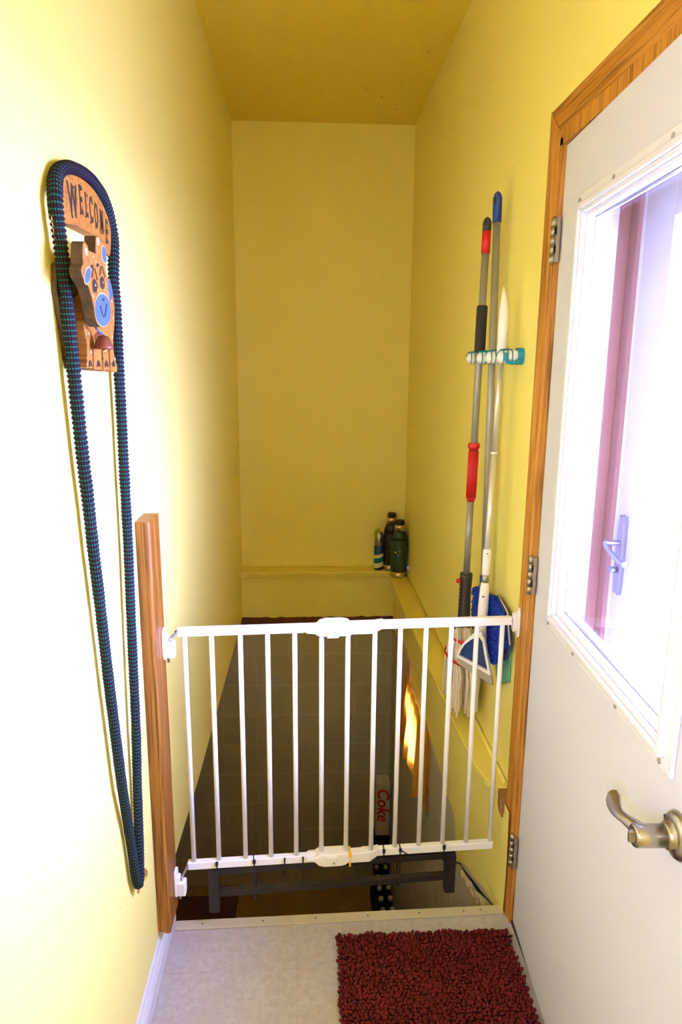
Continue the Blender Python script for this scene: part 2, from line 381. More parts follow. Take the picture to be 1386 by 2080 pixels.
# ledge along the right wall, its front edge bending back to the wall at its near end
m = MB()
fr = [(3.862, .477), (3.3, .483), (2.69, .490), (2.1, .501), (1.95, .508), (1.89, .511), (1.80, .526), (1.765, .545), (1.752, .562)]
m.prism([(x, y) for y, x in fr] + [(XR, 1.752), (XR, YB), (.477, YB)], lambda u, v, d: (u, v, d), .330, .352)
m.build('trim_3', M_trimyel, bevel=.003, structure=True)
m = MB(); m.sweep([(XR-.006, YB, .356), (XR-.006, 2.3, .357), (XR-.007, 1.76, .357)], .006, .008, n=8); m.sweep([(.495, 3.86, .36), (.5, 3.95, .36)], .004); m.build('trim_4', M_trimyel, structure=True)
m = MB(); m.prism([(.545, 1.70), (.553, 1.752), (.583, 1.752), (.583, 1.712), (.570, 1.705)], lambda u, v, d: (u, v, d), .300, .350); m.prism([(.553, 1.71), (.558, 1.73), (.575, 1.73), (.572, 1.71)], lambda u, v, d: (u, v, d), .283, .30)
tag(m.build('wood_block', M_rawwood, bevel=.003), 'small broken stub of bare wood at the near end of the yellow ledge', 'wood block')
# block wall of the stairwell below the ledge (grid so that it can bulge and bend outwards near the landing)
m = MB(); ys = [1.66+.04*i for i in range(58)]; zs = [.335-.03*i for i in range(16)] + [-.2, -.6, -1.0, -1.4, -1.82]
WY0, WY1, WZ0, WZ1 = 2.88, 3.14, -.28, -.05
def face_x(y): return .52 + .04*max(0, min(1, (2.12-y)/.4))
grid = {}
ys = sorted(ys+[WY0, WY1]); zs = sorted(set(zs+[WZ0, WZ1]), reverse=True)
for i, y in enumerate(ys):
    for j, z in enumerate(zs):
        x = face_x(y) + .003*noise.noise(Vector((y*4, z*4, 0))); grid[i, j] = len(m.v); m.v.append((x, y, z))
for i in range(len(ys)-1):
    for j in range(len(zs)-1):
        yc, zc = (ys[i]+ys[i+1])/2, (zs[j]+zs[j+1])/2
        if WY0 < yc < WY1 and WZ0 < zc < WZ1: continue
        m.f.append((grid[i, j], grid[i, j+1], grid[i+1, j+1], grid[i+1, j]))
m.box((.60, 1.66, -1.9), (.66, WY0, .33)); m.box((.60, WY1, -1.9), (.66, 4.0, .33)); m.box((.60, WY0, -1.9), (.66, WY1, WZ0)); m.box((.60, WY0, WZ1), (.66, WY1, .33))
m.build('wall_stairwell_right', M_rblock, structure=True)
m = MB()  # reveal of the small basement window, its frame and pane
for a, b in (((.523, WY0-.01, WZ0-.01), (.60, WY0, WZ1+.01)), ((.523, WY1, WZ0-.01), (.60, WY1+.01, WZ1+.01)), ((.523, WY0, WZ0-.01), (.60, WY1, WZ0)), ((.523, WY0, WZ1), (.60, WY1, WZ1+.01))): m.box(a, b)
w2 = m.build('window_2', M_frame, structure=True)
m = MB(); m.box((.585, WY0, WZ0), (.588, WY1, WZ1)); m.build('pane', M_glass, w2)
m = MB(); m.box((.508, 3.15, -.33), (.523, 3.62, .10)); m.build('trim_5', M_curtpink, bevel=.002, structure=True)
# crack in the plaster near the landing: its shade painted as a dark strip
m = MB(); cr = [(2.10, -.175, .003), (2.03, -.13, .004), (1.98, -.122, .006), (1.92, -.10, .009), (1.87, -.088, .014), (1.83, -.073, .008), (1.79, -.055, .004), (1.735, -.035, .003)]
up_ = [(y, z+w_*.5+random.uniform(-.001, .002)) for y, z, w_ in cr]; dn = [(y+random.uniform(-.004, .004), z-w_*.9) for y, z, w_ in cr]
for i in range(len(cr)-1):
    n0 = len(m.v)
    for (y, z) in (up_[i], up_[i+1], dn[i+1], dn[i]): m.v.append((face_x(y)-.004, y, z))
    m.f.append((n0, n0+1, n0+2, n0+3))
M_crack = plain('shadowed crack', (14, 12, 10), 1)
# lumps of plaster either side
m2 = MB()
for y, z, w_ in cr:
    for k in range(3):
        m2.ball((face_x(y)-.001, y+random.uniform(-.03, .03), z-w_-.012-random.uniform(0, .03)), random.uniform(.008, .016), 8, 5, (.45, 1.3, .8))
m2.build('trim_6', plain('crumbling plaster', (212, 196, 150), .9, var=.2, scale=60, bump=.5), structure=True)
m.build('trim_7', M_crack, structure=True, norm=False)
# block wall at the back of the stairwell, other basement walls, floor
m = MB(); m.box((-1.6, 3.912, -1.9), (.53, 4.0, .062)); m.build('wall_basement_back', M_block, structure=True)
m = MB(); m.box((-1.7, 1.0, -1.9), (-1.6, 4.1, .30)); m.box((-1.7, .9, -1.9), (.66, 1.0, -.12)); m.box((-1.7, .9, -.12), (XL-.1, 1.0, .30)); m.box((-1.7, 4.0, -1.9), (.66, 4.1, .30)); m.box((.60, 1.0, -1.9), (.66, 1.66, -.12)); m.build('wall_basement_left', M_block, structure=True)
m = MB(); m.box((-1.6, 1.0, .14), (XL-.1, 4.0, .30)); m.build('ceiling_basement', M_rawwood, structure=True)
m = MB(); m.box((-1.7, 1.0, -1.9), (.66, 4.0, -1.8)); m.build('floor_basement', M_carpet, structure=True)
# brown beam showing between the painted wall and the blocks
m = MB(); n0 = 60; top = [(-.40+.92*i/n0, .064+.006*noise.noise(Vector((i*.35, 0, 3)))+.003*random.random()) for i in range(n0+1)]
m.prism(top + [(.52, -.02), (-.40, -.02)], lambda u, v, d: (u, d, v), 3.895, 3.915); m.build('trim_8', M_beam, structure=True)
# the steep flight that starts under the landing edge
m = MB()
for i in range(7):
    y0, z0 = 1.74+.19*i, -.36-.2*i; m.box((XL, y0, z0-.03), (.36, y0+.20, z0)); m.box((XL, y0, z0-.2), (.36, y0+.02, z0-.03))
tag(m.build('staircase', M_brownstep), 'steep brown basement staircase falling away under the landing edge', 'stairs')
tag(MB().box((-.95, 3.5, -1.8), (-.455, 3.80, -1.775)).build('floor_board', M_brownstep, bevel=.004), 'dark reddish brown board on the basement floor, at the left', 'board')
# landing floor, edge strip
EY = lambda x: 1.668 + (x-XL)*.022
m = MB(); m.prism([(XL, -1.3), (XR+.1, -1.3), (XR+.1, EY(XR+.1)-.002), (XL, EY(XL)-.002)], lambda u, v, d: (u, v, d), -.12, 0); m.build('floor', M_vinyl, structure=True)
m = MB(); m.prism([(XL+.016, EY(XL)-.026), (.578, EY(.578)-.026), (.578, EY(.578)+.006), (XL+.016, EY(XL)+.006)], lambda u, v, d: (u, v, d), .0005, .005)
m.prism([(XL, EY(XL)), (.578, EY(.578)), (.578, EY(.578)+.006), (XL, EY(XL)+.006)], lambda u, v, d: (u, v, d), -.12, .003)
strip = m.build('trim_9', M_strip, bevel=.0015, structure=True)
for x in (-.30, -.13, .02, .17, .32, .45, .50): MB().lathe((x, EY(x)-.010, .005), [(.0025, 0), (.002, .0008)], 8).build('screw', M_dkgrey, strip)
# baseboard on the left: thick moulded board plus thin board running a little further
m = MB(); prof = [(XL, .002), (XL+.015, .002), (XL+.015, .050), (XL+.012, .060), (XL+.012, .066), (XL+.006, .076), (XL+.005, .084), (XL, .086)]
m.prism(prof, lambda u, v, d: (u, d, v), -1.2, 1.685); m.build('baseboard_left', M_base, structure=True, bevel=.001)
m = MB(); m.prism([(XL, .0), (XL+.008, .0), (XL+.008, .10), (XL, .104)], lambda u, v, d: (u, d, v), 1.685, 1.75); m.build('trim_10', M_base, structure=True)
# wall behind the camera; unseen hall window added on the left for light
MB().box((XL-.1, -1.42, -.1), (.70, -1.3, ZC)).build('wall_front', M_yel, structure=True)
m = MB()
for a, b in (((XL-.07, -1.15, 1.5), (XL-.03, -1.11, 2.05)), ((XL-.07, -.39, 1.5), (XL-.03, -.35, 2.05)), ((XL-.07, -1.11, 1.5), (XL-.03, -.39, 1.54)), ((XL-.07, -1.11, 2.01), (XL-.03, -.39, 2.05))): m.box(a, b)
w3 = m.build('window_3_added', M_frame, structure=True); MB().box((XL-.052, -1.11, 1.54), (XL-.048, -.39, 2.01)).build('pane', M_glass, w3)
# outside: ground, soffit over the doorway
m = MB(); m.box((.75, -8, -.85), (14, 12, -.8)); m.build('floor_outside', M_snow, structure=True)
m = MB(); m.box((.70, -1.5, 2.30), (1.35, 4.5, 2.36)); m.build('ceiling_soffit', M_soffit, structure=True)

# ------------------------------------------------------------------ door, casing, hinges
CX = .567
# casing: stepped profile extruded up the side, mitred into the head piece
CP = [(0, 0), (0, .012), (.006, .016), (.022, .0165), (.05, .013), (.058, .010), (.062, .0)]     # (distance from the outer edge, projection from the wall)
m = MB(); ZT, YO = 2.128, 1.708
n0 = len(m.v)
for d, p in CP:
    m.v += [(XR-p, YO-d+.004, -.02), (XR-p, YO-d, ZT-d), (XR-p, .60, ZT-d)]
for i in range(len(CP)-1):
    a, b = n0+3*i, n0+3*(i+1); m.f += [(a, a+1, b+1, b)]
side = m; c1 = side.build('trim_1', M_oak, structure=True, norm=False)
m = MB()
for d, p in CP: m.v += [(XR-p, YO-d, ZT-d), (XR-p, .60, ZT-d)]
for i in range(len(CP)-1): m.f += [(2*i, 2*i+1, 2*i+3, 2*i+2)]
m.build('casing_head', M_oaky, c1, norm=False)
for o_ in (c1,):
    so = o_.modifiers.new('s', 'SOLIDIFY'); so.thickness = .003; so.offset = -1
m = MB(); m.box((.571, 1.632, -.02), (.70, 1.648, 2.052)); m.box((.571, .60, 2.036), (.70, 1.648, 2.069)); m.box((.628, 1.612, 0), (.66, 1.632, 2.036)); m.box((.628, .77, 2.02), (.66, 1.632, 2.036)); m.box((.571, .755, -.02), (.70, .766, 2.04))
m.build('door_jamb', M_oak, c1)

HX, HY, K = .580, 1.628, .05
ang = math.atan(K)
def dp(s, z, d=0):        # s: distance from the hinge edge along the door, d: out of the room-side face into the room
    ux, uy = -math.sin(ang), -math.cos(ang); nx, ny = -math.cos(ang), math.sin(ang)
    return (HX + ux*s + nx*d, HY + uy*s + ny*d, z)
DW = .86; G0, G1, GZ0, GZ1 = .158, .70, 1.0, 1.862     # opening of the lite
door = thing('door_1', 'cream entry door with a large window, hinged on the wood casing and slightly ajar', 'door', dp(0, .01), structure=True)
m = MB()
def dbox(m, s0, s1, z0, z1, d0, d1): m.prism([(s0, z0), (s1, z0), (s1, z1), (s0, z1)], lambda u, v, d: dp(u, v, d), d0, d1)
dbox(m, 0, G0, .012, 2.033, -.044, 0); dbox(m, G1, DW, .012, 2.033, -.044, 0); dbox(m, G0, G1, .012, GZ0, -.044, 0); dbox(m, G0, G1, GZ1, 2.033, -.044, 0)
m.build('door_slab', M_cream, door)
def ringp(m, s0, s1, z0, z1, w, d0, d1):               # mitred rectangular frame, outer size given
    o = [(s0, z0), (s1, z0), (s1, z1), (s0, z1)]; i = [(s0+w, z0+w), (s1-w, z0+w), (s1-w, z1-w), (s0+w, z1-w)]
    for k in range(4): m.prism([o[k], o[(k+1) % 4], i[(k+1) % 4], i[k]], lambda u, v, d: dp(u, v, d), d0, d1)
FS0, FS1, FZ0, FZ1 = .128, .748, .952, 1.902
m = MB(); ringp(m, FS0, FS1, FZ0, FZ1, .032, 0, .007); fo = m.build('lite_frame', M_frame, door, bevel=.002)
m = MB(); ringp(m, FS0+.022, FS1-.022, FZ0+.022, FZ1-.022, .014, .002, .018); m.build('raised_moulding', M_frame, fo, bevel=.004)
m = MB(); ringp(m, FS0+.034, FS1-.034, FZ0+.034, FZ1-.034, .010, -.01, .012); m.build('stepped_moulding', M_frame, fo, bevel=.003)
m = MB(); ringp(m, FS0+.030, FS1-.030, FZ0+.030, FZ1-.030, .022, -.03, .002); m.build('inner_sash', M_frame, fo, bevel=.002)
m = MB(); ringp(m, FS0+.051, FS1-.051, FZ0+.051, FZ1-.051, .003, -.020, -.014); m.build('glazing_bead', M_zinc, fo)
m = MB(); dbox(m, FS0+.045, FS1-.045, FZ0+.045, FZ1-.045, -.024, -.021); lab(m.build('glass_pane', M_glass, door), 'clear glass pane')
plug_pts = [(s, FZ1-.014) for s in (.136, .318, .545, .74)] + [(s, FZ0+.010) for s in (.136, .312, .540, .712)] + [(.136, 1.666), (.136, 1.426), (.136, 1.188)] + [(.74, 1.19), (.74, 1.43), (.74, 1.67)]
for s, z in plug_pts:
    MB().lathe(dp(s, z, .006), [(.005, 0), (.005, .0025), (.003, .0035)], 12, Vector(dp(0, 0, 1))-Vector(dp(0, 0, 0))).build('screw_plug', M_plug, door)
# the wide foil strip on the near stile of the lite frame
nd = Vector(dp(0, 0, 1))-Vector(dp(0, 0, 0)); ud = Vector(dp(1, 0, 0))-Vector(dp(0, 0, 0))
# hinges
for z0 in (1.785, .985, .185):
    h = MB(); 
    c = (.5655, 1.637)
    for k in range(5): h.cyl((c[0], c[1], z0+.0198*k+.0006), (c[0], c[1], z0+.0198*(k+1)-.0006), .0068, n=14)
    h.cyl((c[0], c[1], z0-.002), (c[0], c[1], z0+.101), .004, n=10)
    for k in (0, 2, 4): h.box((c[0]+.001, c[1]-.001, z0+.0198*k+.001), (.574, c[1]+.0065, z0+.0198*(k+1)-.001))
    h.box((.5665, 1.620, z0+.001), (.5745, 1.632, z0+.098))
    for k in (1, 3): h.box((.5665, 1.618, z0+.0198*k+.001), (.5745, 1.64, z0+.0198*(k+1)-.001))
    h.build('hinge', M_hinge, door)
MB().box((.5755, .767, 0), (.74, 1.631, .009)).build('added_door_sill', M_dkgrey, c1)  # sill added to block skylight leaking under the door
m = MB(); dbox(m, 0.002, DW-.002, .0005, .014, -.042, -.004); m.build('added_door_sweep', M_dkgrey, door)  # sweep added below the slab to keep skylight out
m = MB(); m.box((.583, .766, 0), (.66, .784, 2.036)); m.build('added_door_stop', M_oak, c1)  # stop added on the latch side against leaking skylight
# lever handle
hs, hz = HY-.850, .882
m = MB(); m.lathe(dp(hs, hz, 0), [(.036, 0), (.036, .003), (.032, .009), (.022, .012), (.0195, .012), (.0195, .020), (.0170, .022)], 36, nd); han = m.build('lever_handle', M_steel, door)
m = MB(); m.lathe(dp(hs, hz, .020), [(.0168, 0), (.0168, .044), (.0155, .047), (.010, .047), (.009, .045), (.001, .045)], 28, nd); m.build('spindle_housing', M_steel, han)
m = MB(); pth = [(0, .000, .052), (.012, .002, .056), (.025, .002, .060), (.040, 0, .064), (.055, -.003, .066), (.072, -.005, .064), (.090, -.006, .060), (.105, -.006, .058), (.113, -.006, .058)]
cen = [Vector(dp(hs-a, hz+b-.0, c)) for a, b, c in pth]
m.sweep(smooth_path(cen, 4), *[[x for i in range(8) for x in [l[i]+(l[i+1]-l[i])*j/4 for j in range(4)]]+[l[8]] for l in ([.0155, .0125, .0095, .008, .0085, .012, .0145, .0125, .004], [.009, .0085, .006, .004, .0032, .003, .0028, .0024, .0015])], n=20, ref=(-.7, 0, .7))
lv = m.build('lever', M_steel, han)
m = MB(); e = dp(hs, hz, .0665); m.prism([(-.0025, -.009), (.0025, -.009), (.004, 0), (.0025, .009), (-.0025, .009), (-.004, 0)], lambda u, v, d: dp(hs+u, hz-.001+v, .064+d), 0, .010); m.build('thumb_turn', M_steel, han, bevel=.001)
m = MB(); m.lathe(dp(hs-.026, hz+.013, .006), [(.0035, 0), (.0035, .0045)], 10, nd); m.build('screw', M_dkgrey, han)

# storm door outside
sd = thing('storm_door', 'white storm door with a silver lever standing just outside the window of the entry door', 'door', (.755, 1.2, 0))
m = MB(); m.box((.74, 1.43, .02), (.775, 1.555, 2.03)); m.box((.74, .66, .02), (.775, .76, 2.03)); m.box((.74, .76, 1.85), (.775, 1.43, 2.03)); m.box((.74, .76, .02), (.775, 1.43, .2)); m.box((.735, 1.553, .02), (.745, 1.562, 2.03))
m.box((.74, .76, .97), (.775, 1.43, 1.0))
m.build('door_frame', M_alum, sd, bevel=.003)
MB().box((.757, .76, .2), (.760, 1.43, 1.85)).build('glass_pane', M_glass, sd)
m = MB(); m.prism(smooth2([(1.500, 1.20), (1.512, 1.21), (1.524, 1.20), (1.524, 1.04), (1.512, 1.03), (1.500, 1.04)], 3), lambda u, v, d: (d, u, v), .728, .742); hp = m.build('handle_plate', M_zinc, sd)
m = MB(); m.sweep(smooth_path([(.73, 1.512, 1.15), (.705, 1.512, 1.15), (.698, 1.520, 1.148), (.700, 1.50, 1.135), (.706, 1.46, 1.12), (.71, 1.44, 1.118)], 5), .006, n=10); m.build('lever', M_zinc, hp)
m = MB(); m.cyl((.728, 1.512, 1.085), (.71, 1.512, 1.085), .007); m.build('lock_button', M_zinc, hp)
m = MB(); m.box((.70, 1.60, -.02), (.73, 1.66, 2.10)); m.box((.70, .60, 2.036), (.73, 1.66, 2.10)); m.box((.70, .56, 0), (.73, .64, 2.10)); m.build('trim_11', M_redjamb, bevel=.004, structure=True)
m = MB(); m.box((.728, 1.565, -.02), (.775, 1.64, 2.10)); m.box((.728, .58, 2.036), (.775, 1.64, 2.10)); m.box((.728, .58, 0), (.775, .65, 2.10)); m.build('trim_12', M_redjamb, bevel=.004, structure=True)
m = MB(); m.box((.66, 1.60, 0), (.70, 1.645, 2.10)); m.build('trim_13', M_frame, structure=True)

# ------------------------------------------------------------------ floor mat
mat_ = thing('floor_mat', 'dark red shaggy chenille mat on the landing beside the white door', 'mat', (.32, 1.2, 0))
m = MB(); MX0, MX1, MY0, MY1 = .078, .555, .85, 1.60
m.box((MX0+.006, MY0, .001), (MX1-.004, MY1-.006, .008)); m.build('mat_backing', M_mat, mat_)
m = MB(); sp = .0092
ico = bmesh.new(); bmesh.ops.create_uvsphere(ico, u_segments=7, v_segments=4, radius=1); IV = [v.co.copy() for v in ico.verts]; IF = [[v.index for v in f.verts] for f in ico.faces]; ico.free()
y = MY0
row = 0
while y < MY1:
    x = MX0 + (row % 2)*sp*.5; row += 1
    while x < MX1:
        big = noise.noise(Vector((x*9, y*9, 0))); lx, ly = .5*noise.noise(Vector((x*14, y*14, 5))), .5*noise.noise(Vector((x*14, y*14, 9)))-.25
        r = .0052*random.uniform(.85, 1.15); hgt = .0078*(1+.35*big)*random.uniform(.85, 1.15)
        cx, cy, cz = x+random.uniform(-.0015, .0015), y+random.uniform(-.0015, .0015), .007+hgt
        tx, ty = lx+random.uniform(-.3, .3), ly+random.uniform(-.3, .3); n0 = len(m.v)
        for p in IV: zz = p.z*hgt; m.v.append((cx+p.x*r+tx*(zz+hgt), cy+p.y*r+ty*(zz+hgt), cz+zz))
        for f in IF: m.sm.add(len(m.f)); m.f.append(tuple(n0+i for i in f))
        x += sp
    y += sp
pile = m.build('chenille_pile', M_mat, mat_, norm=False); pile['kind'] = 'stuff'

# ------------------------------------------------------------------ wooden post on the left wall
m = MB(); pz0, pz1 = .102, 1.200
m.prism([(XL, 1.535), (-.364, 1.525), (-.358, 1.530), (-.358, 1.628), (XL, 1.628)], lambda u, v, d: (u + (0 if d > 1 else 0), v, d), pz0, pz1)
post = m.build('wooden_post', M_post, bevel=.0025)
tag(post, 'upright red brown board screwed to the left wall, carrying the hinge side of the gate', 'post')

# ------------------------------------------------------------------ the gate
GY = lambda x: 1.655 + (x+.33)*.045
gate = thing('safety_gate', 'white metal safety gate with thirteen bars closing off the basement stairs', 'gate', (.1, GY(.1), .19))
def rail(x0, x1, z, off, w=.018, h=.022): 
    return MB().obox((x0, GY(x0)+off, z), (x1, GY(x1)+off, z+(x1-x0)*.004), w, h)
for z in (.884, .202):
    rail(-.332, .040, z, 0).build('rail', M_white, gate, bevel=.002)
    m = rail(.10, .172, z-.001, 0, .026, .030); x = .172
    n0 = len(m.v); f1 = [(x, GY(x)-.013, z-.016), (x, GY(x)+.013, z-.016), (x, GY(x)+.013, z+.014), (x, GY(x)-.013, z+.014)]; x2 = .198
    f2 = [(x2, GY(x2)-.001, z-.006), (x2, GY(x2)+.022, z-.006), (x2, GY(x2)+.022, z+.014), (x2, GY(x2)-.001, z+.014)]; m.v += f1+f2
    m.f += [tuple(n0+i for i in q) for q in ((0,1,2,3),(7,6,5,4),(0,4,5,1),(1,5,6,2),(2,6,7,3),(3,7,4,0))]
    m.build('rail_sleeve', M_white, gate, bevel=.002)
    rail(.15, .545 if z > .5 else .530, z+.001, .010).build('rail', M_white, gate, bevel=.002)
BX = [-.315, -.247, -.174, -.104, -.034, .036, .105, .176, .245, .314, .383, .452, .522]
for i, x in enumerate(BX):
    off = .010 if i > 7 else 0
    MB().cyl((x, GY(x)+off, .206), (x, GY(x)+off, .880), .0066, n=14).build('bar', M_white, gate)
for z, flip in ((.884, 1), (.200, -1)):
    m = MB(); base = [(.018, -.012), (.030, -.020), (.110, -.020), (.118, -.012), (.118, .004), (.104, .017), (.09, .020), (.045, .020), (.030, .016), (.018, .004), (-.005, -.002), (-.005, -.010)]
    m.prism([(u, z+flip*v+.001) for u, v in base], lambda u, v, d: (u, GY(u)+d, v), -.018, .020)
    hb = m.build('slide_lock', M_plastic, gate, bevel=.004, seg=3)
    m = MB(); m.prism([(u, z-.003+v*flip) for u, v in [(.050, -.018), (.080, -.018), (.080, .004), (.076, .010), (.054, .010), (.050, .004)]], lambda u, v, d: (u, GY(u)+d, v), -.023, -.016); m.build('lock_button', M_plastic, hb, bevel=.002)
    MB().prism([(.068, z-.006), (.074, z-.006), (.074, z-.001), (.068, z-.001)], lambda u, v, d: (u, GY(u)+d, v), -.0238, -.0225).build('button_mark', M_plug, hb)
    if flip > 0:
        m = MB(); 
        for k in (.058, .072): m.sweep([(k+.005*math.cos(a), GY(k)-.002+.005*math.sin(a), z+.0215) for a in [j*math.pi/6 for j in range(12)]], .0008, n=5, closed=True)
        m.build('lock_dial', M_plastic, hb)
for z, dz in ((.884, -1), (.202, -1)):      # brackets on the post
    m = MB(); yb = 1.600
    m.prism([(yb-.016, z+.018), (yb-.012, z+.030), (yb+.004, z+.034), (yb+.016, z+.028), (yb+.018, z-.03), (yb+.012, z-.046), (yb-.010, z-.048), (yb-.016, z-.036)], lambda u, v, d: (d, u, v), -.358, -.350)
    m.prism([(yb-.014, z-.002), (yb+.012, z-.002), (yb+.012, z-.036), (yb+.004, z-.042), (yb-.014, z-.042)], lambda u, v, d: (d, u, v), -.351, -.328)
    m.prism([(yb-.010, z+.012), (yb+.012, z+.012), (yb+.012, z-.003), (yb-.010, z-.003)], lambda u, v, d: (d, u, v), -.351, -.343)
    br = m.build('wall_bracket', M_plastic, gate, bevel=.003)
    m = MB(); m.sweep(smooth_path([(-.340, yb, z-.006), (-.340, yb, z+.003), (-.337, yb+.008, z+.006), (-.335, GY(-.335)-.03, z+.004), (-.331, GY(-.33), z)], 4), .0035, n=10); m.lathe((-.334, GY(-.334)-.002, z), [(.006, 0), (.006, .004)], 6, (.5, 1, 0)); m.build('hinge_pin', M_zinc, br)
    MB().cyl((-.345, yb-.004, z-.055), (-.345, yb-.004, z-.04), .0035).build('pin_end', M_zinc, br)
m = MB(); yb, z = 1.700, .886              # bracket on the door casing
def lozenge(z0, z1, w): return [(-w, z0+w), (-w*.6, z0+.2*w), (0, z0), (w*.6, z0+.2*w), (w, z0+w), (w, z1-w), (w*.6, z1-.2*w), (0, z1), (-w*.6, z1-.2*w), (-w, z1-w)]
m.prism([(yb+u, v) for u, v in lozenge(z-.046, z+.038, .013)], lambda u, v, d: (d, u, v), .572, .560)
m.prism([(yb+u, v) for u, v in lozenge(z-.030, z+.024, .012)], lambda u, v, d: (d, u, v), .561, .548)
br = m.build('latch_bracket', M_plastic, gate, bevel=.002)
MB().cyl((.544, GY(.545)+.010, z), (.556, GY(.545)+.014, z), .007, n=6).build('latch_pin', M_zinc, br)
for zz in (z-.038, z+.030): MB().box((.5585, yb-.003, zz-.001), (.5605, yb+.003, zz+.001)).build('screw', M_zinc, br)

# dark steel frame hung below the gate
bf = thing('steel_frame', 'dark painted steel frame tied under the bottom rail of the gate', 'frame', (.07, 1.69, .06))
G2 = lambda x: GY(x)+.001+.009*max(0, min(1, x/.3))
MB().obox((-.263, GY(-.263)+.004, .050), (-.263, GY(-.263)+.004, .186), .030, .028, (0, 1, 0)).build('end_post', M_blackmet, bf, bevel=.002)
MB().obox((.407, GY(.407)+.006, .062), (.407, GY(.407)+.006, .188), .030, .028, (0, 1, 0)).build('end_post', M_blackmet, bf, bevel=.002)
for z in (.178, .108): MB().obox((-.249, G2(-.249), z), (.393, G2(.393), z), .018, .018).build('crossbar', M_blackmet, bf, bevel=.001)
MB().box((-.272, GY(-.263)-.004, .1865), (-.256, GY(-.263)+.008, .188)).build('end_cap', M_dkgrey, bf)

def tie(x, zlo, mat, label, tail=0, lean=0, head=.004):
    y0, y1 = GY(x)-.0115, GY(x)+.0120
    if mat is M_yeltie: y0, y1 = GY(x)-.016, GY(x)+.016
    if x > .2: y0 += .009; y1 += .010
    zt = .2125 if x < .2 else .2145
    if mat is M_yeltie: zt = .2180
    w = .0045 if mat is M_yeltie else .0036
    m = MB(); P = [(x+lean*.1, y0, zlo), (x, y0, zt), (x, y1, zt), (x+lean, y1, zlo)]
    for a, b in ((0, 1), (1, 2), (2, 3), (3, 0)): m.obox(P[a], P[b], w if a != 1 else w, .0013, (0, 1, 0) if a in (0, 2) else (0, 0, 1))
    m.box((x-head, y0-.004, zt-.008), (x+head, y0+.001, zt+.001))
    if tail: m.obox((x, y0-.001, zt-.004), (x+tail[0], y0-.002, zt+tail[1]), .0028, .0012, (0, 1, 0))
    return tag(m.build('zip_tie', mat), label, 'zip tie', None if mat is M_yeltie else 'black zip ties on the bottom rail')
tie(-.252, .160, M_black, 'black zip tie over the left end of the steel frame', 0)
tie(-.150, .088, M_black, 'long black zip tie with its tail sticking up, left of centre', (-.003, .030), .004)
tie(-.066, .160, M_black, 'short plain black zip tie between the tall tailed one and the slide lock tie', 0, 0, .0022)
tie(-.015, .160, M_black, 'short plain black zip tie on the bottom rail just left of the slide lock', 0, 0, .0022)
tie(.116, .178, M_yeltie, 'yellow zip tie around the bottom rail just right of the slide lock')
tie(.213, .158, M_black, 'short black zip tie on the bottom rail right of the rail sleeve', 0)
tie(.260, .090, M_black, 'long black zip tie with a slanting tail, right of centre', (.022, -.018), -.006)
tie(.386, .165, M_black, 'black zip tie at the right end of the steel frame', (.004, .006))

# ------------------------------------------------------------------ welcome sign, rope, hook
sg = thing('welcome_sign', 'painted wooden welcome sign with a hanging animal head, on the left wall', 'sign', (XL, 1.25, 1.54))
yz = lambda u, v, d: (d, u, v)
arch = [(1.142, 1.763), (1.132, 1.777), (1.131, 1.797), (1.134, 1.814), (1.152, 1.829), (1.181, 1.841), (1.217, 1.848), (1.26, 1.851), (1.305, 1.849), (1.345, 1.84), (1.379, 1.825), (1.401, 1.803), (1.4, 1.781), (1.387, 1.752), (1.366, 1.752), (1.357, 1.764), (1.329, 1.770), (1.3, 1.771), (1.26, 1.770), (1.216, 1.769), (1.182, 1.767)]
m = MB(); m.prism(smooth2(arch, 3), yz, XL+.001, -.372); ar = m.build('arch_board', M_sign, sg, bevel=.001)
def ym(y, z, x, rot=0): return Matrix.Translation((x, y, z)) @ Matrix(((0, 0, 1, 0), (1, 0, 0, 0), (0, 1, 0, 0), (0, 0, 0, 1))) @ Matrix.Rotation(rot, 4, 'Z')
for ch, y, z, h, wsc, rot in (('W', 1.186, 1.802, .050, 1.0, .05), ('E', 1.228, 1.813, .044, .85, .03), ('L', 1.257, 1.811, .038, .8, .02), ('C', 1.283, 1.809, .042, .75, 0), ('O', 1.310, 1.805, .041, .72, 0), ('M', 1.342, 1.801, .040, .75, -.06), ('E', 1.372, 1.790, .042, .9, -.12)):
    text('painted_letter', ch, h*1.38, M_ink, ym(y, z, -.3716, rot) @ Matrix.Diagonal((wsc*.62, 1, 1, 1)), ar, .0004, 0, .0012)
    for k in (-1, 1): MB().ball((-.3714, y+k*.008*wsc, z+k*h*.47), .0032, 8, 5, (.2, 1, .8)).build('letter_flourish', M_ink, ar)
body = [(1.172, 1.643), (1.191, 1.655), (1.285, 1.690), (1.33, 1.704), (1.35, 1.705), (1.365, 1.687), (1.372, 1.656), (1.366, 1.627), (1.351, 1.6), (1.346, 1.578), (1.353, 1.561), (1.366, 1.545), (1.362, 1.535), (1.324, 1.537), (1.323, 1.578), (1.312, 1.578), (1.311, 1.539), (1.276, 1.539), (1.280, 1.577), (1.268, 1.577), (1.266, 1.54), (1.221, 1.541), (1.224, 1.575), (1.216, 1.578), (1.213, 1.543), (1.180, 1.544), (1.191, 1.584), (1.183, 1.601), (1.172, 1.621)]
m = MB(); m.prism(body, yz, -.384, -.3655); bo = m.build('animal_body', M_sign, sg, bevel=.001)
m = MB(); m.prism([(1.125, 1.70), (1.18, 1.72), (1.36, 1.705), (1.366, 1.60), (1.36, 1.536), (1.150, 1.542), (1.135, 1.60), (1.118, 1.66)], yz, XL+.001, -.384); lab(m.build('back_board', M_signdk, sg, bevel=.001), 'dark brown speckled board behind the animal body')
XB = -.3650
